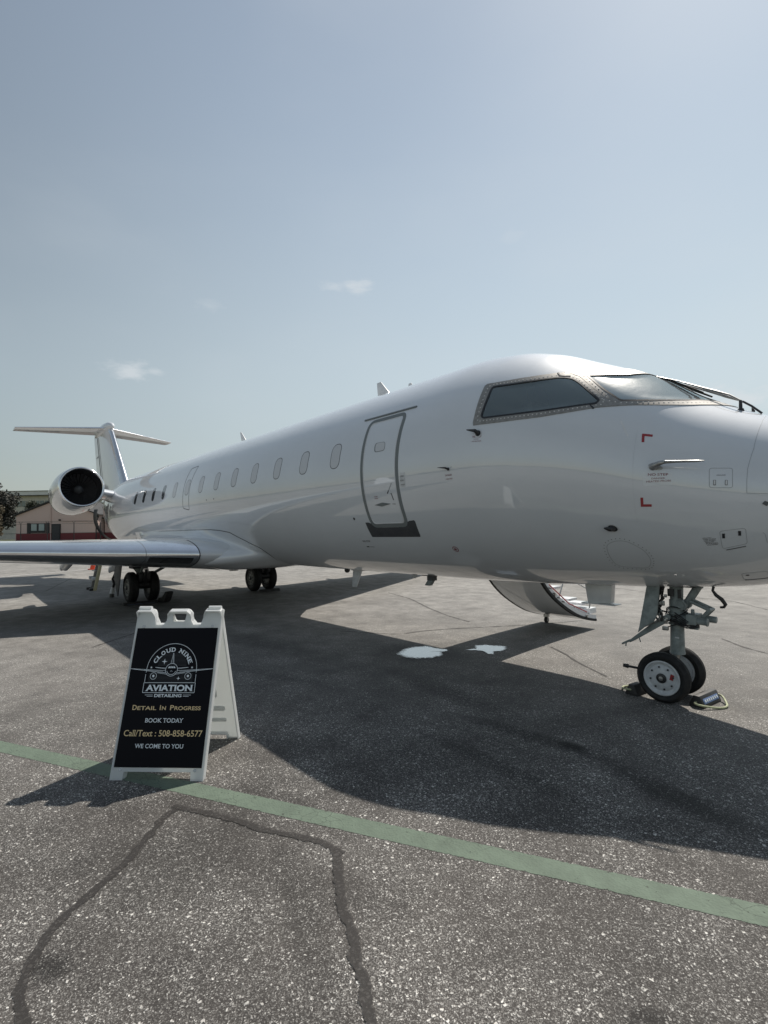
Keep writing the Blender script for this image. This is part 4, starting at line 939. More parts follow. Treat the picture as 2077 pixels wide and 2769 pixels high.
g_ = MB(); g_.prism([(.0, .02), (.04, .03), (.40, .012), (.45, .006), (.45, -.012), (.40, -.018), (.03, -.04), (0, -.02)], .03, lambda u, v, t: (.02-u*.80+v*.61, -.10+t, .765-u*.62-v*.79)); g_.tube((-.33, -.10, .505), (-.42, -.08, .455), .012, .010, 8); g_.tube((-.375, -.09, .475), (-.385, -.08, .435), .006); g_.tube((-.25, -.09, .545), (-.235, -.09, .50), .005); g_.tube((.02, -.11, .77), (.02, -.03, .77), .028, .028, 16)
g_.build('drag_link', M['gear'], strut, bevel=.003)
# bundles of hoses and clips round the leg
hs = MB(); random.seed(3)
for k in range(9):
    a0 = random.uniform(-.04, .02); y0 = -.07-random.uniform(0, .05); pts = []
    z = 1.08
    while z > .66:
        pts.append((a0+random.uniform(-.035, .03)-.05*math.sin((1.08-z)*7), y0+random.uniform(-.02, .02), z)); z -= .07
    hs.poly(pts, .0055+random.uniform(0, .003), 6)
for k in range(8):
    z = random.uniform(.68, .90); r_ = .082+random.uniform(0, .02); pts = [(.07+r_*math.cos(t), r_*math.sin(t), z+.03*math.sin(t*1.5+k)) for t in [(-3.4+.45*j) for j in range(11)]]; hs.poly(pts, .005, 6)
for k in range(6):
    hs.poly([(.08, -.09, .72+.02*k), (.15+.01*k, -.11, .70+.01*k), (.22, -.09, .69+.012*k), (.28, -.07, .71+.012*k)], .005, 6)
hs.poly([(.0, -.09, 1.07), (-.05, -.11, .98), (-.06, -.12, .90), (-.03, -.11, .83), (.02, -.10, .82)], .008, 8); hs.build('brake_hoses', M['hose'], strut)
cl = MB()
for k in range(10):
    p = (random.uniform(-.06, .03), -.10-random.uniform(0, .03), random.uniform(.68, 1.02)); cl.box(p, (.022, .02, .028))
cl.box((-.01, -.115, .90), (.03, .02, .045)); cl.box((.0, -.10, .665), (.05, .03, .035)); cl.build('hose_clips', M['steel'], strut, bevel=.003)
g_ = MB(); g_.box((.045, -.068, 1.0), (.055, .01, .07)); g_.box((.115, -.05, .99), (.03, .01, .08)); g_.build('data_plate', M['dark'], strut)
g_ = MB(); g_.box((.085, -.066, .585), (.035, .004, .012)); g_.build('white_tag', M['rim'], strut)
# nose gear doors: a slanted panel each side, opened downwards
for sy in (-1,):
    d = MB(); d.prism([(-.127, 1.12), (-.018, 1.10), (-.04, .80), (-.073, .725), (-.13, .69), (-.215, .61), (-.20, .68)], .018, lambda u, v, t: (u, sy*(.13+t+(1.1-v)*.10), v)); dd = d.build('gear_door', M['gear'], plane, bevel=.004)
    d = MB(); d.box((-.10, sy*(.128+.032), .86), (.06, .008, .05)); d.build('door_label', mat('amber_label', (.25, .19, .08), .6), dd)
    d = MB(); d.tube((-.19, sy*.13, .66), (-.0, sy*.09, .76), .009); d.build('door_rod', M['steel'], dd)
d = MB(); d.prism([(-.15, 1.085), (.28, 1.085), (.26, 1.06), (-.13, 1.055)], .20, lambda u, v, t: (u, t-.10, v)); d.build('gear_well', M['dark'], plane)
tb = MB(); tb.tube((-.21, -.10, .245), (-.34, -.16, .262), .012, .012, 8); tb.tube((-.33, -.155, .262), (-.375, -.175, .268), .022, .016, 10); tb.build('tow_pin', M['hose'], strut)
# ------------------------------------------------------------------ main gear
for sy in (-1, 1):
    wheel('main_wheel', (-11.4, sy*1.83, .365), .368, .215, .20, sy, M['oldrim'], plane)
    wheel('main_wheel', (-11.4, sy*1.36, .365), .368, .215, .20, -sy, M['oldrim'], plane)
    g_ = MB(); g_.tube((-11.4, sy*1.3, .365), (-11.4, sy*1.9, .365), .05); g_.tube((-11.4, sy*1.6, .365), (-11.25, sy*1.72, 1.15), .07, .09, 18); lg = g_.build('main_gear_leg', M['gear'], plane)
    g_ = MB(); g_.tube((-11.3, sy*1.6, .55), (-11.3, sy*.75, 1.0), .035, .035, 10); g_.tube((-11.4, sy*1.65, .7), (-12.1, sy*1.75, 1.05), .045, .045, 10); g_.tube((-11.25, sy*1.68, .62), (-10.95, sy*1.66, .98), .03); g_.build('side_brace', M['gear'], lg)
    g_ = MB()
    for k in range(6): g_.poly([(-11.2+.03*k, sy*1.55, 1.0), (-11.15-.03*k, sy*(1.5+.02*k), .75), (-11.25, sy*1.55, .5), (-11.35, sy*1.52, .4)], .008, 6)
    g_.build('brake_hoses', M['hose'], lg)
    g_ = MB(); g_.box((-11.22, sy*1.6, .62), (.22, .26, .2)); g_.tube((-11.2, sy*1.35, .42), (-11.2, sy*1.85, .42), .09, .09, 12); g_.tube((-11.1, sy*1.6, .45), (-10.98, sy*1.6, .80), .05, .04, 8); g_.box((-11.3, sy*1.7, .9), (.3, .34, .16)); g_.build('brake_unit', M['dark'], lg, bevel=.01)
    g_ = MB(); g_.prism([(-12.05, 1.0), (-11.5, 1.02), (-11.60, .55), (-11.72, .14), (-11.92, .30), (-12.2, .66)], .02, lambda u, v, t: (u, sy*(1.99+t+(1-v)*.05), v)); g_.build('gear_door', M['plate'], plane, bevel=.004)
# belly clutter aft of the gear
mb = MB(); mb.box((-9.7, .2, .86), (.9, .6, .06)); mb.box((-10.9, .5, .87), (.5, .5, .1)); mb.box((-12.3, .2, .9), (.15, .15, .2)); mb.build('belly_equipment', M['dark'], plane, bevel=.01)
mb = MB(); mb.tube((-9.9, .1, .88), (-9.9, .1, .72), .05, .05, 12); mb.tube((-9.9, .1, .73), (-9.9, .1, .72), .11, .11, 16); mb.build('drain_mast', M['gear'], plane)

# ------------------------------------------------------------------ airstair door hanging open on the port side
SKN = [(.86, 1.42), (.95, 1.24), (1.08, 1.01), (1.25, .80), (1.45, .63), (1.67, .49), (1.93, .355), (2.18, .25), (2.42, .18), (2.62, .135), (2.74, .118)]
t0, t1 = -.60, .72
def arc(t, r_):
    """point on the hanging door: t runs from the sill (t0) to the tip (t1); 1.345 is the outer skin, less is inwards"""
    a = (t-t0)/(t1-t0)*(len(SKN)-1); i_ = min(len(SKN)-2, int(a)); f_ = a-i_
    P_ = [Vector((0, *SKN[max(0, min(len(SKN)-1, i_+d))])) for d in (-1, 0, 1, 2)]
    p = .5*((2*P_[1])+(P_[2]-P_[0])*f_+(2*P_[0]-5*P_[1]+4*P_[2]-P_[3])*f_*f_+(3*P_[1]-P_[0]-3*P_[2]+P_[3])*f_**3)
    d = (P_[2]-P_[1]).lerp(P_[1]-P_[0] if i_ > 0 else P_[2]-P_[1], 1-min(1, f_+.5)).normalized(); n_ = Vector((0, -d.z, d.y))
    return p+n_*(1.345-r_)
mb = MB(); KN = 28; XA, XB = -3.06, -2.12
outer = [arc(t0+(t1-t0)*k/KN, 1.345) for k in range(KN+1)]; inner = [arc(t0+(t1-t0)*k/KN, 1.25) for k in range(KN+1)]
n0 = KN+1; vs = [(XA, p.y, p.z) for p in outer]+[(XB, p.y, p.z) for p in outer]+[(XA, p.y, p.z) for p in inner]+[(XB, p.y, p.z) for p in inner]
fs = []
for k in range(KN): fs += [(k, k+1, n0+k+1, n0+k), (2*n0+k, 3*n0+k, 3*n0+k+1, 2*n0+k+1), (k, 2*n0+k, 2*n0+k+1, k+1), (n0+k, n0+k+1, 3*n0+k+1, 3*n0+k)]
fs += [(0, n0, 3*n0, 2*n0), (KN, 2*n0+KN, 3*n0+KN, n0+KN)]; mb.add(vs, fs); stair = mb.build('airstair_door', M['paint'], plane, smooth=40)
for x in (XA, XB):
    mb = MB(); sgn = -1 if x == XA else 1
    o1 = [arc(t0+(t1-t0)*k/KN, 1.348) for k in range(KN+1)]; i1 = [arc(t0+(t1-t0)*k/KN, 1.31) for k in range(KN+1)]
    vs = [(x+sgn*.012, p.y, p.z) for p in o1]+[(x+sgn*.012, p.y, p.z) for p in i1]+[(x-sgn*.03, p.y, p.z) for p in o1]
    mb.add(vs, [(k, k+1, n0+k+1, n0+k) for k in range(KN)]+[(k, k+1, 2*n0+k+1, 2*n0+k) for k in range(KN)]); mb.build('door_seal', M['rubber'], stair, smooth=0)
dn = (arc(t1, 1.345)-arc(t0, 1.345)).normalized()
# side lining with slots, steps, handrail
mb = MB()
for k in range(5):
    p = arc(t0+(t1-t0)*(.30+.055*k), 1.275); mb.box((XB+.006, p.y, p.z), (.006, .075, .014), Matrix.Rotation(R(-10), 3, 'X'))
mb.build('lining_slots', M['dark'], stair)
for k in range(5):
    p = arc(t0+(t1-t0)*(.12+.19*k), 1.25); q = arc(t0+(t1-t0)*(.12+.19*k), 1.02)
    mb = MB(); mb.box((-2.59, (p.y+q.y)/2, (p.z+q.z)/2+.05), (.72, .26, .04)); mb.box((-2.59, p.y, p.z+.0), (.72, .03, .16)); mb.build('stair_step', M['paint2'], stair, bevel=.008)
mb = MB(); pp = [arc(t0+(t1-t0)*k/8, .95) for k in range(1, 8)]; mb.poly([(XB-.07, p.y+.1, p.z+.08) for p in pp], .012, 8)
for k in (0, 3, 6): p = pp[k]; e_ = arc(t0+(t1-t0)*(k+1)/8, 1.28); mb.tube((XB-.07, p.y+.1, p.z+.08), (XB-.05, e_.y, e_.z), .010)
mb.build('handrail', M['steel'], stair)
mb = MB(); a = arc(t0+(t1-t0)*.35, 1.235); b = arc(t0+(t1-t0)*.82, 1.235); mb.poly([(XB-.02, a.y, a.z+.01), (XB-.02, (a.y+b.y)/2, (a.z+b.z)/2-.06), (XB-.02, b.y, b.z+.01)], .010, 8); mb.build('red_strap', M['red'], stair)
for k in (.42, .80):
    p = arc(t0+(t1-t0)*k, 1.29); mb = MB(); mb.tube((XB-.01, p.y, p.z), (XB+.02, p.y, p.z), .022); mb.build('door_roller', M['steel'], stair)
e_ = arc(t1, 1.25); mb = MB(); mb.box((-2.35, e_.y-.04, e_.z+.07), (.40, .22, .09)); mb.build('door_tread_box', M['paint2'], stair, bevel=.01)
c_ = Vector((0, 2.64, .135))
mb = MB(); mb.tube((-2.975, c_.y, .048), (-2.935, c_.y, .048), .048, .048, 20); cw = mb.build('castor_wheel', M['rubber'], stair)
mb = MB(); mb.tube((-2.98, c_.y, .048), (-2.93, c_.y, .048), .022, .022, 14); mb.box((-2.983, c_.y, .09), (.010, .03, .10)); mb.box((-2.927, c_.y, .09), (.010, .03, .10)); mb.box((-2.955, c_.y, .125), (.08, .06, .05)); mb.build('castor_fork', M['steel'], cw)

# ------------------------------------------------------------------ wheel chocks
def chock(name, label, loc, rz, L_=.30, W2=.13, H2=.10, rope=1, blue=True, group='wheel chocks'):
    t = thing(name, label, 'wheel chock', loc, rz, group)
    mb = MB(); mb.prism([(-W2/2, 0), (W2/2, 0), (W2/2*.95, .02), (W2*.20, H2), (-W2*.20, H2), (-W2/2*.95, .02)], L_, lambda u, v, q_: (u, q_-L_/2, v)); mb.build('chock_body', M['chock'], t, bevel=.006)
    mb = MB()
    for k in (-.3, .0, .3):
        for s in (-1, 1): mb.box((s*(W2*.34+k*.0), 0, H2*.5), (.004, L_*1.002, .004))
    mb.build('chock_ribs', M['dark'], t)
    if blue:
        a = math.atan2(H2-.02, W2*.275); mb = MB(); mb.box((W2*.37, 0, H2*.52), (.045, L_*.82, .003), Matrix.Rotation(a, 3, 'Y')); lb = mb.build('blue_label', M['blue'], t)
        mb = MB()
        for k in range(7 if L_ < .5 else 0): mb.box((W2*.37+.004, -L_*.33+k*L_*.11, H2*.52+.003), (.022, L_*.06, .003), Matrix.Rotation(a, 3, 'Y'))
        if mb.v: mb.build('label_mark', M['wtext'], t)
    if rope:
        r_ = rope; pts = [(0, -L_/2+.02, H2*.45), (.0, -L_/2-.03, H2*.4), (r_*.06, -L_/2-.02, .03), (r_*.14, -L_*.25, .012), (r_*.17, 0, .012), (r_*.14, L_*.25, .02), (r_*.06, L_/2+.01, .05), (0, L_/2-.01, H2*.5)]
        P_ = []
        for i_ in range(len(pts)-1):
            p0, p1, p2, p3 = (Vector(pts[max(0, min(len(pts)-1, i_+d))]) for d in (-1, 0, 1, 2))
            for q_ in range(6):
                s = q_/6; P_.append(.5*((2*p1)+(p2-p0)*s+(2*p0-5*p1+4*p2-p3)*s*s+(3*p1-p0-3*p2+p3)*s**3))
        P_.append(Vector(pts[-1])); mb = MB(); mb.poly(P_, .0095, 8); mb.build('rope', M['rope'], t)
    return t
chock('wheel_chock', 'ridged black wheel chock with blue label and pale rope ahead of nose wheels', (.262, .05, 0), R(-6), .34, rope=1)
chock('wheel_chock', 'dark wheel chock in shadow behind nose wheels with pale rope loop', (-.275, -.03, 0), R(174), .34, rope=1, blue=False)
chock('wheel_chock', 'flat blue-edged wheel chock on ground before right-hand main wheels of jet nearest ladder', (-10.92, -1.75, 0), R(0), .75, .16, .07, rope=0)
chock('wheel_chock', 'blue-topped wheel chock ahead of the far main wheels under the belly', (-10.93, 1.6, 0), R(0), .6, .14, .07, rope=0)
t = thing('rubber_boot', 'black rubber wedge tilted against the inner near main wheel', 'wheel chock', (-10.93, -1.22, 0), R(20), 'wheel chocks')
mb = MB(); mb.prism([(-.12, 0), (.1, 0), (.16, .06), (.24, .24), (.18, .27), (.06, .13), (-.08, .10)], .2, lambda u, v, q_: (u, q_-.1, v)); mb.build('wedge', M['chock'], t, bevel=.02)

# ------------------------------------------------------------------ ladder, stand and cone beyond the wing
lad = thing('step_ladder', 'aluminium ladder with yellow rail standing behind the near wing', 'ladder', (-15.45, -1.92, 0))
ft = [(-.25, .0), (.25, -.02)]
for k, (x, y) in enumerate(ft):
    mb = MB(); mb.box((x+.17, y+.19, .72), (.05, .085, 1.50), Matrix.Rotation(R(-9), 3, 'X') @ Matrix.Rotation(R(9), 3, 'Y')); mb.build('ladder_rail', [M['steel'], mat('yellow_rail', (.55, .50, .32), .5)][k], lad, bevel=.006)
    mb = MB(); mb.box((x, y, .035), (.10, .12, .07)); mb.build('ladder_foot', M['dark'], lad, bevel=.01)
    mb = MB(); mb.box((x+.05, y+.05, .36), (.07, .11, .09)); mb.build('rail_bracket', M['rim'], lad, bevel=.01)
mb = MB()
for k in range(4): z = .3+.28*k; mb.box((.0+z*.13+.06, z*.14, z), (.5, .06, .025))
mb.build('ladder_steps', M['steel'], lad)
std = thing('support_leg', 'white leg with black strap and foot beside the near main wheels', 'stand', (-12.94, -1.9, 0))
mb = MB(); mb.tube((0, 0, .10), (.02, .02, .26), .06, .045, 12); mb.build('leg_sleeve', M['rim'], std)
mb = MB(); mb.tube((0, 0, 0), (0, 0, .10), .065, .055, 12); mb.poly([(.02, .02, .25), (.10, .03, .36), (.04, .0, .48), (.14, .04, .62)], [.03, .035, .028, .03], 8); mb.build('leg_foot', M['hose'], std)
mb = MB(); mb.poly([(.03, .04, .26), (.06, .05, .45), (.14, .06, .66), (.16, .06, .95)], [.03, .028, .03, .03], 10); mb.build('leg_pole', M['steel'], std)
cone = thing('traffic_cone', 'orange traffic cone with white band standing beyond the near wing', 'traffic cone', (-25.88, .2, 0))
mb = MB(); mb.box((0, 0, .02), (.42, .42, .04)); mb.lathe([(.16, .04), (.125, .22)], (0, 0, 0), 'Z', 24); mb.lathe([(.095, .36), (.075, .48)], (0, 0, 0), 'Z', 24); mb.lathe([(.05, .62), (.03, .72), (.001, .72)], (0, 0, 0), 'Z', 24); mb.build('cone_body', M['cone'], cone)
mb = MB(); mb.lathe([(.125, .22), (.095, .36)], (0, 0, 0), 'Z', 24); mb.lathe([(.075, .48), (.05, .62)], (0, 0, 0), 'Z', 24); mb.build('cone_band', M['conew'], cone)

# ------------------------------------------------------------------ sandwich board
A0 = Vector((-1.87, -4.389, 0)); U0 = Vector((.4313, .4445, 0)).normalized(); V0 = Vector((-U0.y, U0.x, 0))
SPREAD = .727; SH = 1.075; SW = .635
board = thing('sandwich_board', 'white plastic A-frame sign with black advertising poster on the apron', 'sign', A0+U0*.31+V0*SPREAD/2, math.atan2(U0.y, U0.x))
SL = math.hypot(SPREAD/2, SH); al = math.atan2(SPREAD/2, SH)
def panelfn(side):
    """u across, v up along the panel, t outwards (thickness)"""
    def f(u, v, t):
        y = -SPREAD/2+v*math.sin(al); z = v*math.cos(al)
        y -= t*math.cos(al); z += t*math.sin(al)
        return (u-SW/2, y if side > 0 else -y, z)
    return f
def outline():
    w = SW; h = SL; k = h-.118
    o = [(0, 0), (.085, 0), (.09, .052), (w-.09, .052), (w-.085, 0), (w, 0), (w, h-.006), (w-.008, h), (w-.115, h), (w-.125, h-.02), (w-.150, k)]
    o += [(w*.675, k), (w*.645, k+.03), (w*.635, h-.025), (w*.60, h-.002), (w*.40, h-.002), (w*.365, h-.025), (w*.355, k+.03), (w*.325, k)]
    o += [(.150, k), (.125, h-.02), (.115, h), (.008, h), (0, h-.006)]
    return o
def panel(name, side):
    """a hollow moulded panel: face plus rim, with a hand hole"""
    f = panelfn(side); bm = bmesh.new(); o = outline(); w = SW; h = SL; T = .012
    hole = rounded([(w*.43, h-.098), (w*.57, h-.098), (w*.585, h-.038), (w*.415, h-.038)], .015, 3)
    def lay(t):
        vo = [bm.verts.new(f(u, v, t)) for u, v in o]; vi = [bm.verts.new(f(u, v, t)) for u, v in hole]
        eo = [bm.edges.new((vo[i], vo[(i+1) % len(vo)])) for i in range(len(vo))]; ei = [bm.edges.new((vi[i], vi[(i+1) % len(vi)])) for i in range(len(vi))]
        bmesh.ops.triangle_fill(bm, use_beauty=True, edges=eo+ei); return vo, vi
    a, b = lay(0); c, d = lay(-T)
    for p, q in ((a, c), (b, d)):
        for i in range(len(p)): bm.faces.new((p[i], p[(i+1) % len(p)], q[(i+1) % len(p)], q[i]))
    # rim walls standing inwards round the outline
    D = .042; vo = [bm.verts.new(f(u, v, -D)) for u, v in o]; oc = (w/2, h/2)
    ins = [(min(max(u, .008), w-.008) if True else u, v) for u, v in o]
    vi = [bm.verts.new(f(oc[0]+(u-oc[0])*.972, oc[1]+(v-oc[1])*.985, -D)) for u, v in o]; vj = [bm.verts.new(f(oc[0]+(u-oc[0])*.972, oc[1]+(v-oc[1])*.985, -T)) for u, v in o]
    n = len(o)
    for i in range(n):
        j = (i+1) % n; bm.faces.new((c[i], c[j], vo[j], vo[i])); bm.faces.new((vo[i], vo[j], vi[j], vi[i])); bm.faces.new((vi[i], vi[j], vj[j], vj[i]))
    bmesh.ops.recalc_face_normals(bm, faces=bm.faces)
    me = bpy.data.meshes.new(name); bm.to_mesh(me); bm.free(); me.materials.append(M['plastic']); ob = bpy.data.objects.new(name, me); COL.objects.link(ob); ob.parent = board
    return ob
fp = panel('front_panel', 1); rp = panel('rear_panel', -1)
# ribs pressed into the rear panel, seen from inside
fR = panelfn(-1); rb = MB()
def pad(u0, v0, u1, v1, r_=.03, d=.012):
    rb.prism(rounded([(u0, v0), (u1, v0), (u1, v1), (u0, v1)], r_, 3), d, lambda u, v, t: fR(u, v, -.012-t))
for (a, b, c, d) in ((.30, .16, .55, .19), (.30, .26, .55, .30), (.46, .38, .50, .60), (.30, .63, .52, .66), (.44, .72, .48, .88), (.08, .26, .12, .60), (.08, .70, .12, .90), (.10, .14, .24, .17), (.30, .38, .34, .55), (.22, .95, .50, .98)): pad(a, b, c, d, .014)
rb.build('pressed_ribs', M['plastic'], rp, bevel=.004)
for u in (.055, SW-.055):
    hg = MB(); hg.tube((u-SW/2-.045, 0, SH+.002), (u-SW/2+.045, 0, SH+.002), .016, .016, 12); hg.build('hinge_pin', M['plastic'], board)
fF = panelfn(1); sc_ = MB()
for (u, v) in ((.062, .063), (SW-.062, .063), (.062, SL-.131), (SW-.062, SL-.131)):
    p = Vector(fF(u, v, 0)); q = Vector(fF(u, v, .006)); sc_.tube(p, q, .011, .009, 12)
sc_.build('screw_knobs', M['rim'], fp)
PX, PY = .0175, .078         # lower left corner of the poster on the panel
po = MB(); po.prism([(PX, PY), (PX+.60, PY), (PX+.60, PY+.914), (PX, PY+.914)], .003, lambda u, v, t: fF(u, v, t+.0005)); poster = po.build('poster', M['poster'], board)
OFF = .0045
def pt2(u, v, lift=0.): return fF(PX+u, PY+v, OFF+lift)
def flat(name, polys, m, lift=0.):
    mb = MB()
    for p in polys: mb.add([pt2(u, v, lift) for u, v in p], [tuple(range(len(p)))])
    return mb.build(name, m, poster, smooth=0, recalc=False)
def seg(a, b, w):
    d = Vector(b)-Vector(a); n = Vector((-d.y, d.x)).normalized()*w/2; a = Vector(a); b = Vector(b); return [tuple(a-n), tuple(b-n), tuple(b+n), tuple(a+n)]
def arcsegs(c, r_, a0, a1, w, n=40): return [seg((c[0]+r_*math.cos(a0+(a1-a0)*k/n), c[1]+r_*math.sin(a0+(a1-a0)*k/n)), (c[0]+r_*math.cos(a0+(a1-a0)*(k+1.05)/n), c[1]+r_*math.sin(a0+(a1-a0)*(k+1.05)/n)), w) for k in range(n)]
def txt(s, x0, x1, y0, h, m, bold=.02, space=1., serif=False):
    vs, fs = (serif_text(s, x1-x0, h, bold) if serif else fit_text(s, x1-x0, h, bold, 'CENTER', space)); mb = MB(); mb.add([pt2(x0+a, y0+b) for a, b in vs], fs); return mb.build('lettering', m, poster, smooth=0, recalc=False)
W3 = .0032
emblem = arcsegs((.30, .622), .181, 0, PI, W3)+[seg((.119, .622), (.119, .605), W3), seg((.481, .622), (.481, .605), W3), seg((.118, .592), (.118, .541), W3), seg((.482, .592), (.482, .541), W3)]
emblem += [seg(a, b, W3) for a, b in (((.115, .536), (.485, .536)), ((.485, .536), (.485, .470)), ((.485, .470), (.115, .470)), ((.115, .470), (.115, .536)))]
emblem += [seg((.135, .455), (.192, .455), .0025), seg((.15, .446), (.192, .446), .0025), seg((.408, .455), (.465, .455), .0025), seg((.408, .446), (.45, .446), .0025)]
emblem += arcsegs((.30, .623), .043, 0, 2*PI, W3)+arcsegs((.30, .623), .033, PI*1.08, PI*1.92, .003, 16)+arcsegs((.30, .609), .007, 0, PI, .002, 8)
emblem += [seg((.290, .667), (.299, .738), .0025), seg((.310, .667), (.301, .738), .0025), seg((.303, .667), (.301, .72), .0018)]
for s in (-1, 1):
    f_ = lambda x, s=s: .30+s*(x-.30)
    emblem += [seg((f_(.343), .617), (f_(.599), .631), .0022), seg((f_(.341), .602), (f_(.599), .630), .003), seg((f_(.333), .593), (f_(.40), .603), .0022), seg((f_(.36), .612), (f_(.50), .6225), .0016)]
    emblem += [seg((f_(.343), .635), (f_(.42), .640), .002), seg((f_(.343), .629), (f_(.42), .639), .002)]
    emblem += arcsegs((f_(.425), .581), .0225, 0, 2*PI, .0028, 24)+[[(f_(.425)+.0085*math.cos(k*PI/6), .581+.0085*math.sin(k*PI/6)) for k in range(12)]]
emblem += [[(.272, .634), (.328, .634), (.320, .646), (.280, .646)]]
def star(c, r_, k=4, q=.28, rot=PI/2): return [(c[0]+(r_ if i % 2 == 0 else r_*q)*math.cos(rot+PI*i/k), c[1]+(r_ if i % 2 == 0 else r_*q)*math.sin(rot+PI*i/k)) for i in range(2*k)]
emblem += [star((.241, .679), .021), star((.358, .565), .014), star((.151, .6385), .009, 5, .42), star((.447, .6385), .009, 5, .42)]
flat('emblem', emblem, M['wtext'])
flat('emblem_stripes', [seg((.30-math.sqrt(max(0, .105**2-(y-.645)**2)), y), (.30+math.sqrt(max(0, .105**2-(y-.645)**2)), y), .0022) for y in [.652+.0085*k for k in range(11)] if abs(y-.645) < .104]+[seg((.14, y), (.46, y), .0022) for y in [.546+.0085*k for k in range(7)]], M['dimline'], -.0006)
flat('emblem_windows', [seg((.287, .634), (.290, .646), .002), seg((.30, .634), (.30, .646), .002), seg((.313, .634), (.310, .646), .002)], M['poster'], .0006)
mb = MB()
word = 'CLOUD NINE'; wd = {'C': 1., 'L': .9, 'O': 1.08, 'U': 1.02, 'D': 1.02, ' ': .62, 'N': 1.08, 'I': .55, 'E': .9}; tot = sum(wd[c] for c in word); ang = PI-.33; span = PI-.66; cur = 0
for ch in word:
    a_ = ang-span*(cur+wd[ch]/2)/tot; cur += wd[ch]
    if ch == ' ': continue
    vs, fs = fit_text(ch, (.030 if ch != 'I' else .013)*min(1, wd[ch]+.0), .030, .035)
    mw = max(v[0] for v in vs); rr_ = .124
    def mp_(x, y):
        x -= mw/2; r2 = rr_+y; return (.30+r2*math.cos(a_)+x*math.sin(a_), .622+r2*math.sin(a_)-x*math.cos(a_))
    mb.add([pt2(*mp_(x, y)) for x, y in vs], fs)
    # slab serifs
    if ch in 'LUDNIE':
        for (x0, y0) in ((0, 0), (mw, 0), (0, .027), (mw, .027)):
            if (ch == 'L' and x0 and y0) or (ch in 'D' and x0) or (ch == 'U' and not y0) or (ch == 'N' and x0 and not y0): continue
            q = [mp_(x0-.006, y0), mp_(x0+.006, y0), mp_(x0+.006, y0+.003), mp_(x0-.006, y0+.003)]; mb.add([pt2(u, v, .0003) for u, v in q], [(0, 1, 2, 3)])
mb.build('lettering', M['wtext'], poster, smooth=0, recalc=False)
txt('AVIATION', .131, .471, .4795, .043, M['wtext'], .035, serif=True)
txt('DETAILING', .203, .398, .4405, .021, M['wtext'], .03, serif=True)
# small capitals: larger initials
def caps(parts, y0, m, bold):
    for (s, x0, x1, h) in parts: txt(s, x0, x1, y0, h, m, bold)
caps([('D', .062, .092, .032), ('ETAIL', .097, .232, .025), ('I', .257, .263, .032), ('N', .272, .300, .025), ('P', .330, .356, .032), ('ROGRESS', .361, .546, .025)], .357, M['gold'], .015)
txt('BOOK TODAY', .165, .435, .277, .028, M['wtext'], .008, serif=True); txt('Call/Text : 508-858-6577', .031, .578, .190, .040, M['gold'], .008, serif=True); txt('WE COME TO YOU', .121, .459, .117, .027, M['wtext'], .008, serif=True)

# ------------------------------------------------------------------ buildings, fence and trees beyond the apron
BZ = 1.02; BA = Vector((-82.96, 2.03, BZ)); ry_ = math.atan2(Rh.y, Rh.x)
hs_ = thing('low_building', 'single-storey beige building with maroon base and dark gable roof beyond fence', 'building', BA, ry_)
# local: x along the front, y away from the camera, z up
BW = 11.0; BD = 16.; EH = 3.5; AH = 5.55
mb = MB(); mb.prism([(0, 1.02), (BW, 1.02), (BW, EH), (BW/2, AH), (0, EH)], BD, lambda u, v, t: (u, t, v)); wl_ = mb.build('wall', M['siding'], hs_, smooth=0)
mb = MB(); mb.box((BW/2, BD/2, .46), (BW+.1, BD+.1, 1.12)); mb.build('base_band', M['brickband'], hs_, smooth=0)
mb = MB(); mb.prism([(-.35, EH-.10), (BW/2, AH+.06), (BW+.35, EH-.10), (BW+.35, EH+.06), (BW/2, AH+.24), (-.35, EH+.06)], BD+.6, lambda u, v, t: (u, t-.3, v)); mb.build('roof', M['roof'], hs_, smooth=0)
mb = MB(); mb.box((BW/2, -.01, 3.02), (BW, .02, .06)); mb.box((-.02, -.03, .5), (.12, .08, 1.3)); mb.tube((4.72, -.06, .1), (4.72, -.06, 4.7), .05, .05, 8); mb.build('trim', M['siding'], hs_, smooth=0)
mb = MB(); mb.box((BW-.05, -.08, 3.25), (.35, .2, .35)); mb.poly([(BW+.25, -.1, 3.35), (BW+.1, -.1, 2.9), (BW-.1, -.1, 2.6), (BW-.1, -.1, .1)], .07, 8); mb.build('downpipe', M['blk'], hs_, smooth=0)
def win(x0, x1, z0, z1, panes, shutters=True):
    mb = MB(); mb.box(((x0+x1)/2, -.03, (z0+z1)/2), (x1-x0, .08, z1-z0)); f = mb.build('window', M['blk'], hs_, smooth=0)
    w_ = (x1-x0)/panes
    for k in range(panes):
        mb = MB(); mb.box((x0+w_*(k+.5), -.08, (z0+z1)/2+.12), (w_*.72, .03, (z1-z0)*.72)); mb.build('pane', mat('bright_pane', (.35, .42, .42), .15), f)
    if shutters:
        for s, x in ((0, x0-.22), (1, x1+.32)):
            mb = MB(); mb.box((x, -.05, (z0+z1)/2), (.42, .07, z1-z0+.1)); mb.build('shutter', M['blk'], hs_, smooth=0)
win(1.95, 4.0, 1.12, 2.42, 2)
mb = MB(); mb.box((5.45, -.04, 1.18), (1.2, .10, 2.2)); fr_ = mb.build('door', M['blk'], hs_, smooth=0); mb = MB(); mb.box((5.45, -.10, 1.15), (1.0, .04, 2.05)); mb.build('door_leaf', mat('dark_door', (.03, .03, .035), .5), fr_, smooth=0)
mb = MB(); mb.box((5.95, -.1, 2.82), (.22, .25, .2)); mb.build('wall_lamp', M['blk'], hs_, bevel=.03)
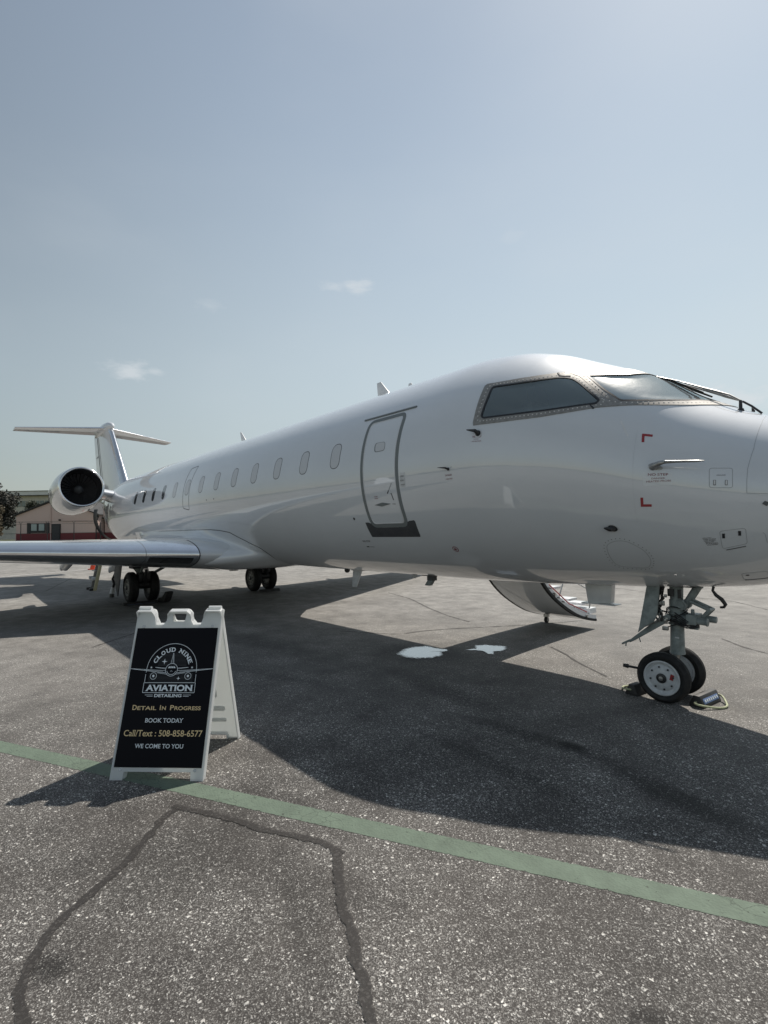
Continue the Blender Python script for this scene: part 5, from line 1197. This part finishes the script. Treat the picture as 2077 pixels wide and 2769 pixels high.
mb = MB(); mb.poly([(6.3, -.05, 2.65), (9.6, -.05, 2.66), (9.8, -.05, 2.4), (10.0, -.05, 2.3), (10.25, -.05, 2.4), (10.2, -.05, 2.65)], .025, 6); mb.build('conduit', M['siding'], hs_, smooth=0)
# wing of the same building, set back to the right
wg = thing('building_annex', 'sunlit beige annex with maroon base behind right end of low building', 'building', BA+Rh*11.2+Fh*1.5, ry_)
mb = MB(); mb.prism([(0, 1.0), (14, 1.0), (14, 3.0), (0, 3.0)], 10, lambda u, v, t: (u, t, v)); mb.build('wall', M['siding'], wg, smooth=0)
mb = MB(); mb.box((7, 5, .45), (14.1, 10.1, 1.12)); mb.build('base_band', M['brickband'], wg, smooth=0)
mb = MB(); mb.prism([(-.3, 2.95), (14.3, 2.95), (14.3, 3.15), (-.3, 3.15)], 10.8, lambda u, v, t: (u, t-.4, v)); mb.build('roof', M['roof'], wg, smooth=0)
mb = MB(); mb.box((1.35, -.03, 1.75), (.7, .08, 1.1)); mb.build('window', M['blk'], wg, smooth=0)
# long two-storey hall behind
h2 = thing('long_hall', 'long cream two-storey hall with pale roof and a row of upper windows', 'building', Vector((-141.5, 4.0, 1.0)), ry_)
mb = MB(); mb.box((20, 8, 4.95), (44, 16, 9.9)); mb.build('wall', M['cream'], h2, smooth=0)
mb = MB(); mb.prism([(-3, 9.95), (43, 9.95), (43, 10.85), (-3, 10.85)], 18, lambda u, v, t: (u, t-1.0, v)); mb.build('roof', M['paleroof'], h2, smooth=0)
mb = MB(); mb.box((20, -1.05, 9.9), (46, .15, .12)); mb.box((20, -1.05, 10.9), (46, .15, .10)); mb.build('fascia', M['blk'], h2, smooth=0)
for k in range(14):
    mb = MB(); mb.box((1.2+1.05*k*1.0, -.05, 8.1), (.78, .1, 1.25)); w_ = mb.build('window', M['winglass'], h2, smooth=0)
    mb = MB(); mb.box((1.2+1.05*k+.52, -.08, 8.1), (.10, .14, 1.3)); mb.build('mullion', M['cream'], w_, smooth=0)
# fence along the edge of the apron
p0 = Vector((-69.05, 1.27, 0)); p1 = Vector((-63.1, 8.15, 0)); dv_ = (p1-p0)/3
fe = thing('chain_link_fence', 'tall wire fence on dark steel posts in front of low building', 'fence', (p0.x, p0.y, 0))
for k in range(-14, 16):
    q = dv_*k; z = ground_z(p0.x+q.x, p0.y+q.y)
    mb = MB(); mb.tube((q.x, q.y, z-.1), (q.x, q.y, z+2.15), .045, .045, 8); mb.tube((q.x, q.y, z+2.12), (q.x-.18, q.y+.15, z+2.42), .02); mb.tube((q.x, q.y, z+2.12), (q.x+.15, q.y-.18, z+2.42), .02); mb.build('fence_post', M['blk'], fe, smooth=0)
mb = MB(); a = dv_*-14; b = dv_*15
za = .95
for z in (.12, 1.05, 2.1, 2.3, 2.4): mb.tube((a.x, a.y, za+z), (b.x, b.y, za+z), .012 if z != 1.05 else .02, None, 5)
mb.build('fence_wire', M['blk'], fe, smooth=0)

def tree(name, label, loc, H_, cr, ch, m, n=5200, leaf=.22, seed=1, base=.25, group='trees beyond the fence', cat='tree'):
    rg = np.random.default_rng(seed); t = thing(name, label, cat, loc, 0, group)
    mb = MB(); top = Vector((rg.uniform(-.3, .3), rg.uniform(-.3, .3), H_*.72)); mb.poly([(0, 0, -.2), (.05, .03, H_*.25), tuple(top*.6), tuple(top)], [.07*cr+.08, .06*cr+.05, .04*cr+.02, .02], 8)
    cl_ = []
    for k in range(26):
        a = rg.uniform(0, 2*PI); u = rg.uniform(0, 1); z = H_-ch+ch*u; rmax = cr*math.sqrt(max(.05, 1-(2*u-.85)**2/1.4)); r_ = rmax*rg.uniform(.35, .95)
        c = Vector((r_*math.cos(a), r_*math.sin(a), z)); cl_.append((c, cr*rg.uniform(.25, .45)))
        if k < 12: s0 = Vector((0, 0, max(H_*.2, z*.55))); mb.poly([s0, s0.lerp(c, .5)+Vector((0, 0, .2)), c], [.045*cr, .025*cr, .01], 6)
    mb.build('trunk', M['bark'], t)
    V = np.zeros((n*4, 3)); 
    for i in range(n):
        c, r_ = cl_[rg.integers(len(cl_))]; d = rg.normal(size=3); d /= np.linalg.norm(d); q = np.array(c)+d*r_*rg.uniform(.3, 1.05)*np.array([1, 1, .8])
        a = rg.normal(size=3); a /= np.linalg.norm(a); b = np.cross(a, rg.normal(size=3)); b /= np.linalg.norm(b); s = leaf*rg.uniform(.5, 1.2)
        V[i*4:i*4+4] = [q-a*s-b*s*.5, q+a*s-b*s*.5, q+a*s+b*s*.5, q-a*s+b*s*.5]
    me = bpy.data.meshes.new('crown'); me.from_pydata(V.tolist(), [], [(4*i, 4*i+1, 4*i+2, 4*i+3) for i in range(n)]); me.materials.append(m)
    o = bpy.data.objects.new('crown', me); COL.objects.link(o); o.parent = t; return t
tree('leafy_tree', 'large dark-leaved tree at the left edge, tallest of the trees', (-93.3, -.9, 1.05), 8.5, 3.7, 6.0, M['leafdark'], 20000, .14, 1)
tree('leafy_tree', 'brownish drooping tree in front of the dark tree beside low building', (-88.4, -.6, 1.05), 4.9, 2.1, 3.9, M['leafbrown'], 15000, .10, 2)
tree('leafy_tree', 'small grey-green tree behind left corner of low building roof', (-93.5, 5.3, 1.05), 5.9, 1.8, 4.0, M['leafgreen'], 9000, .09, 3)
tree('leafy_tree', 'broad dark tree outside left of the largest tree', (-95, -9, 1.05), 8.5, 4.2, 6.4, M['leafdark'], 9000, .14, 4)
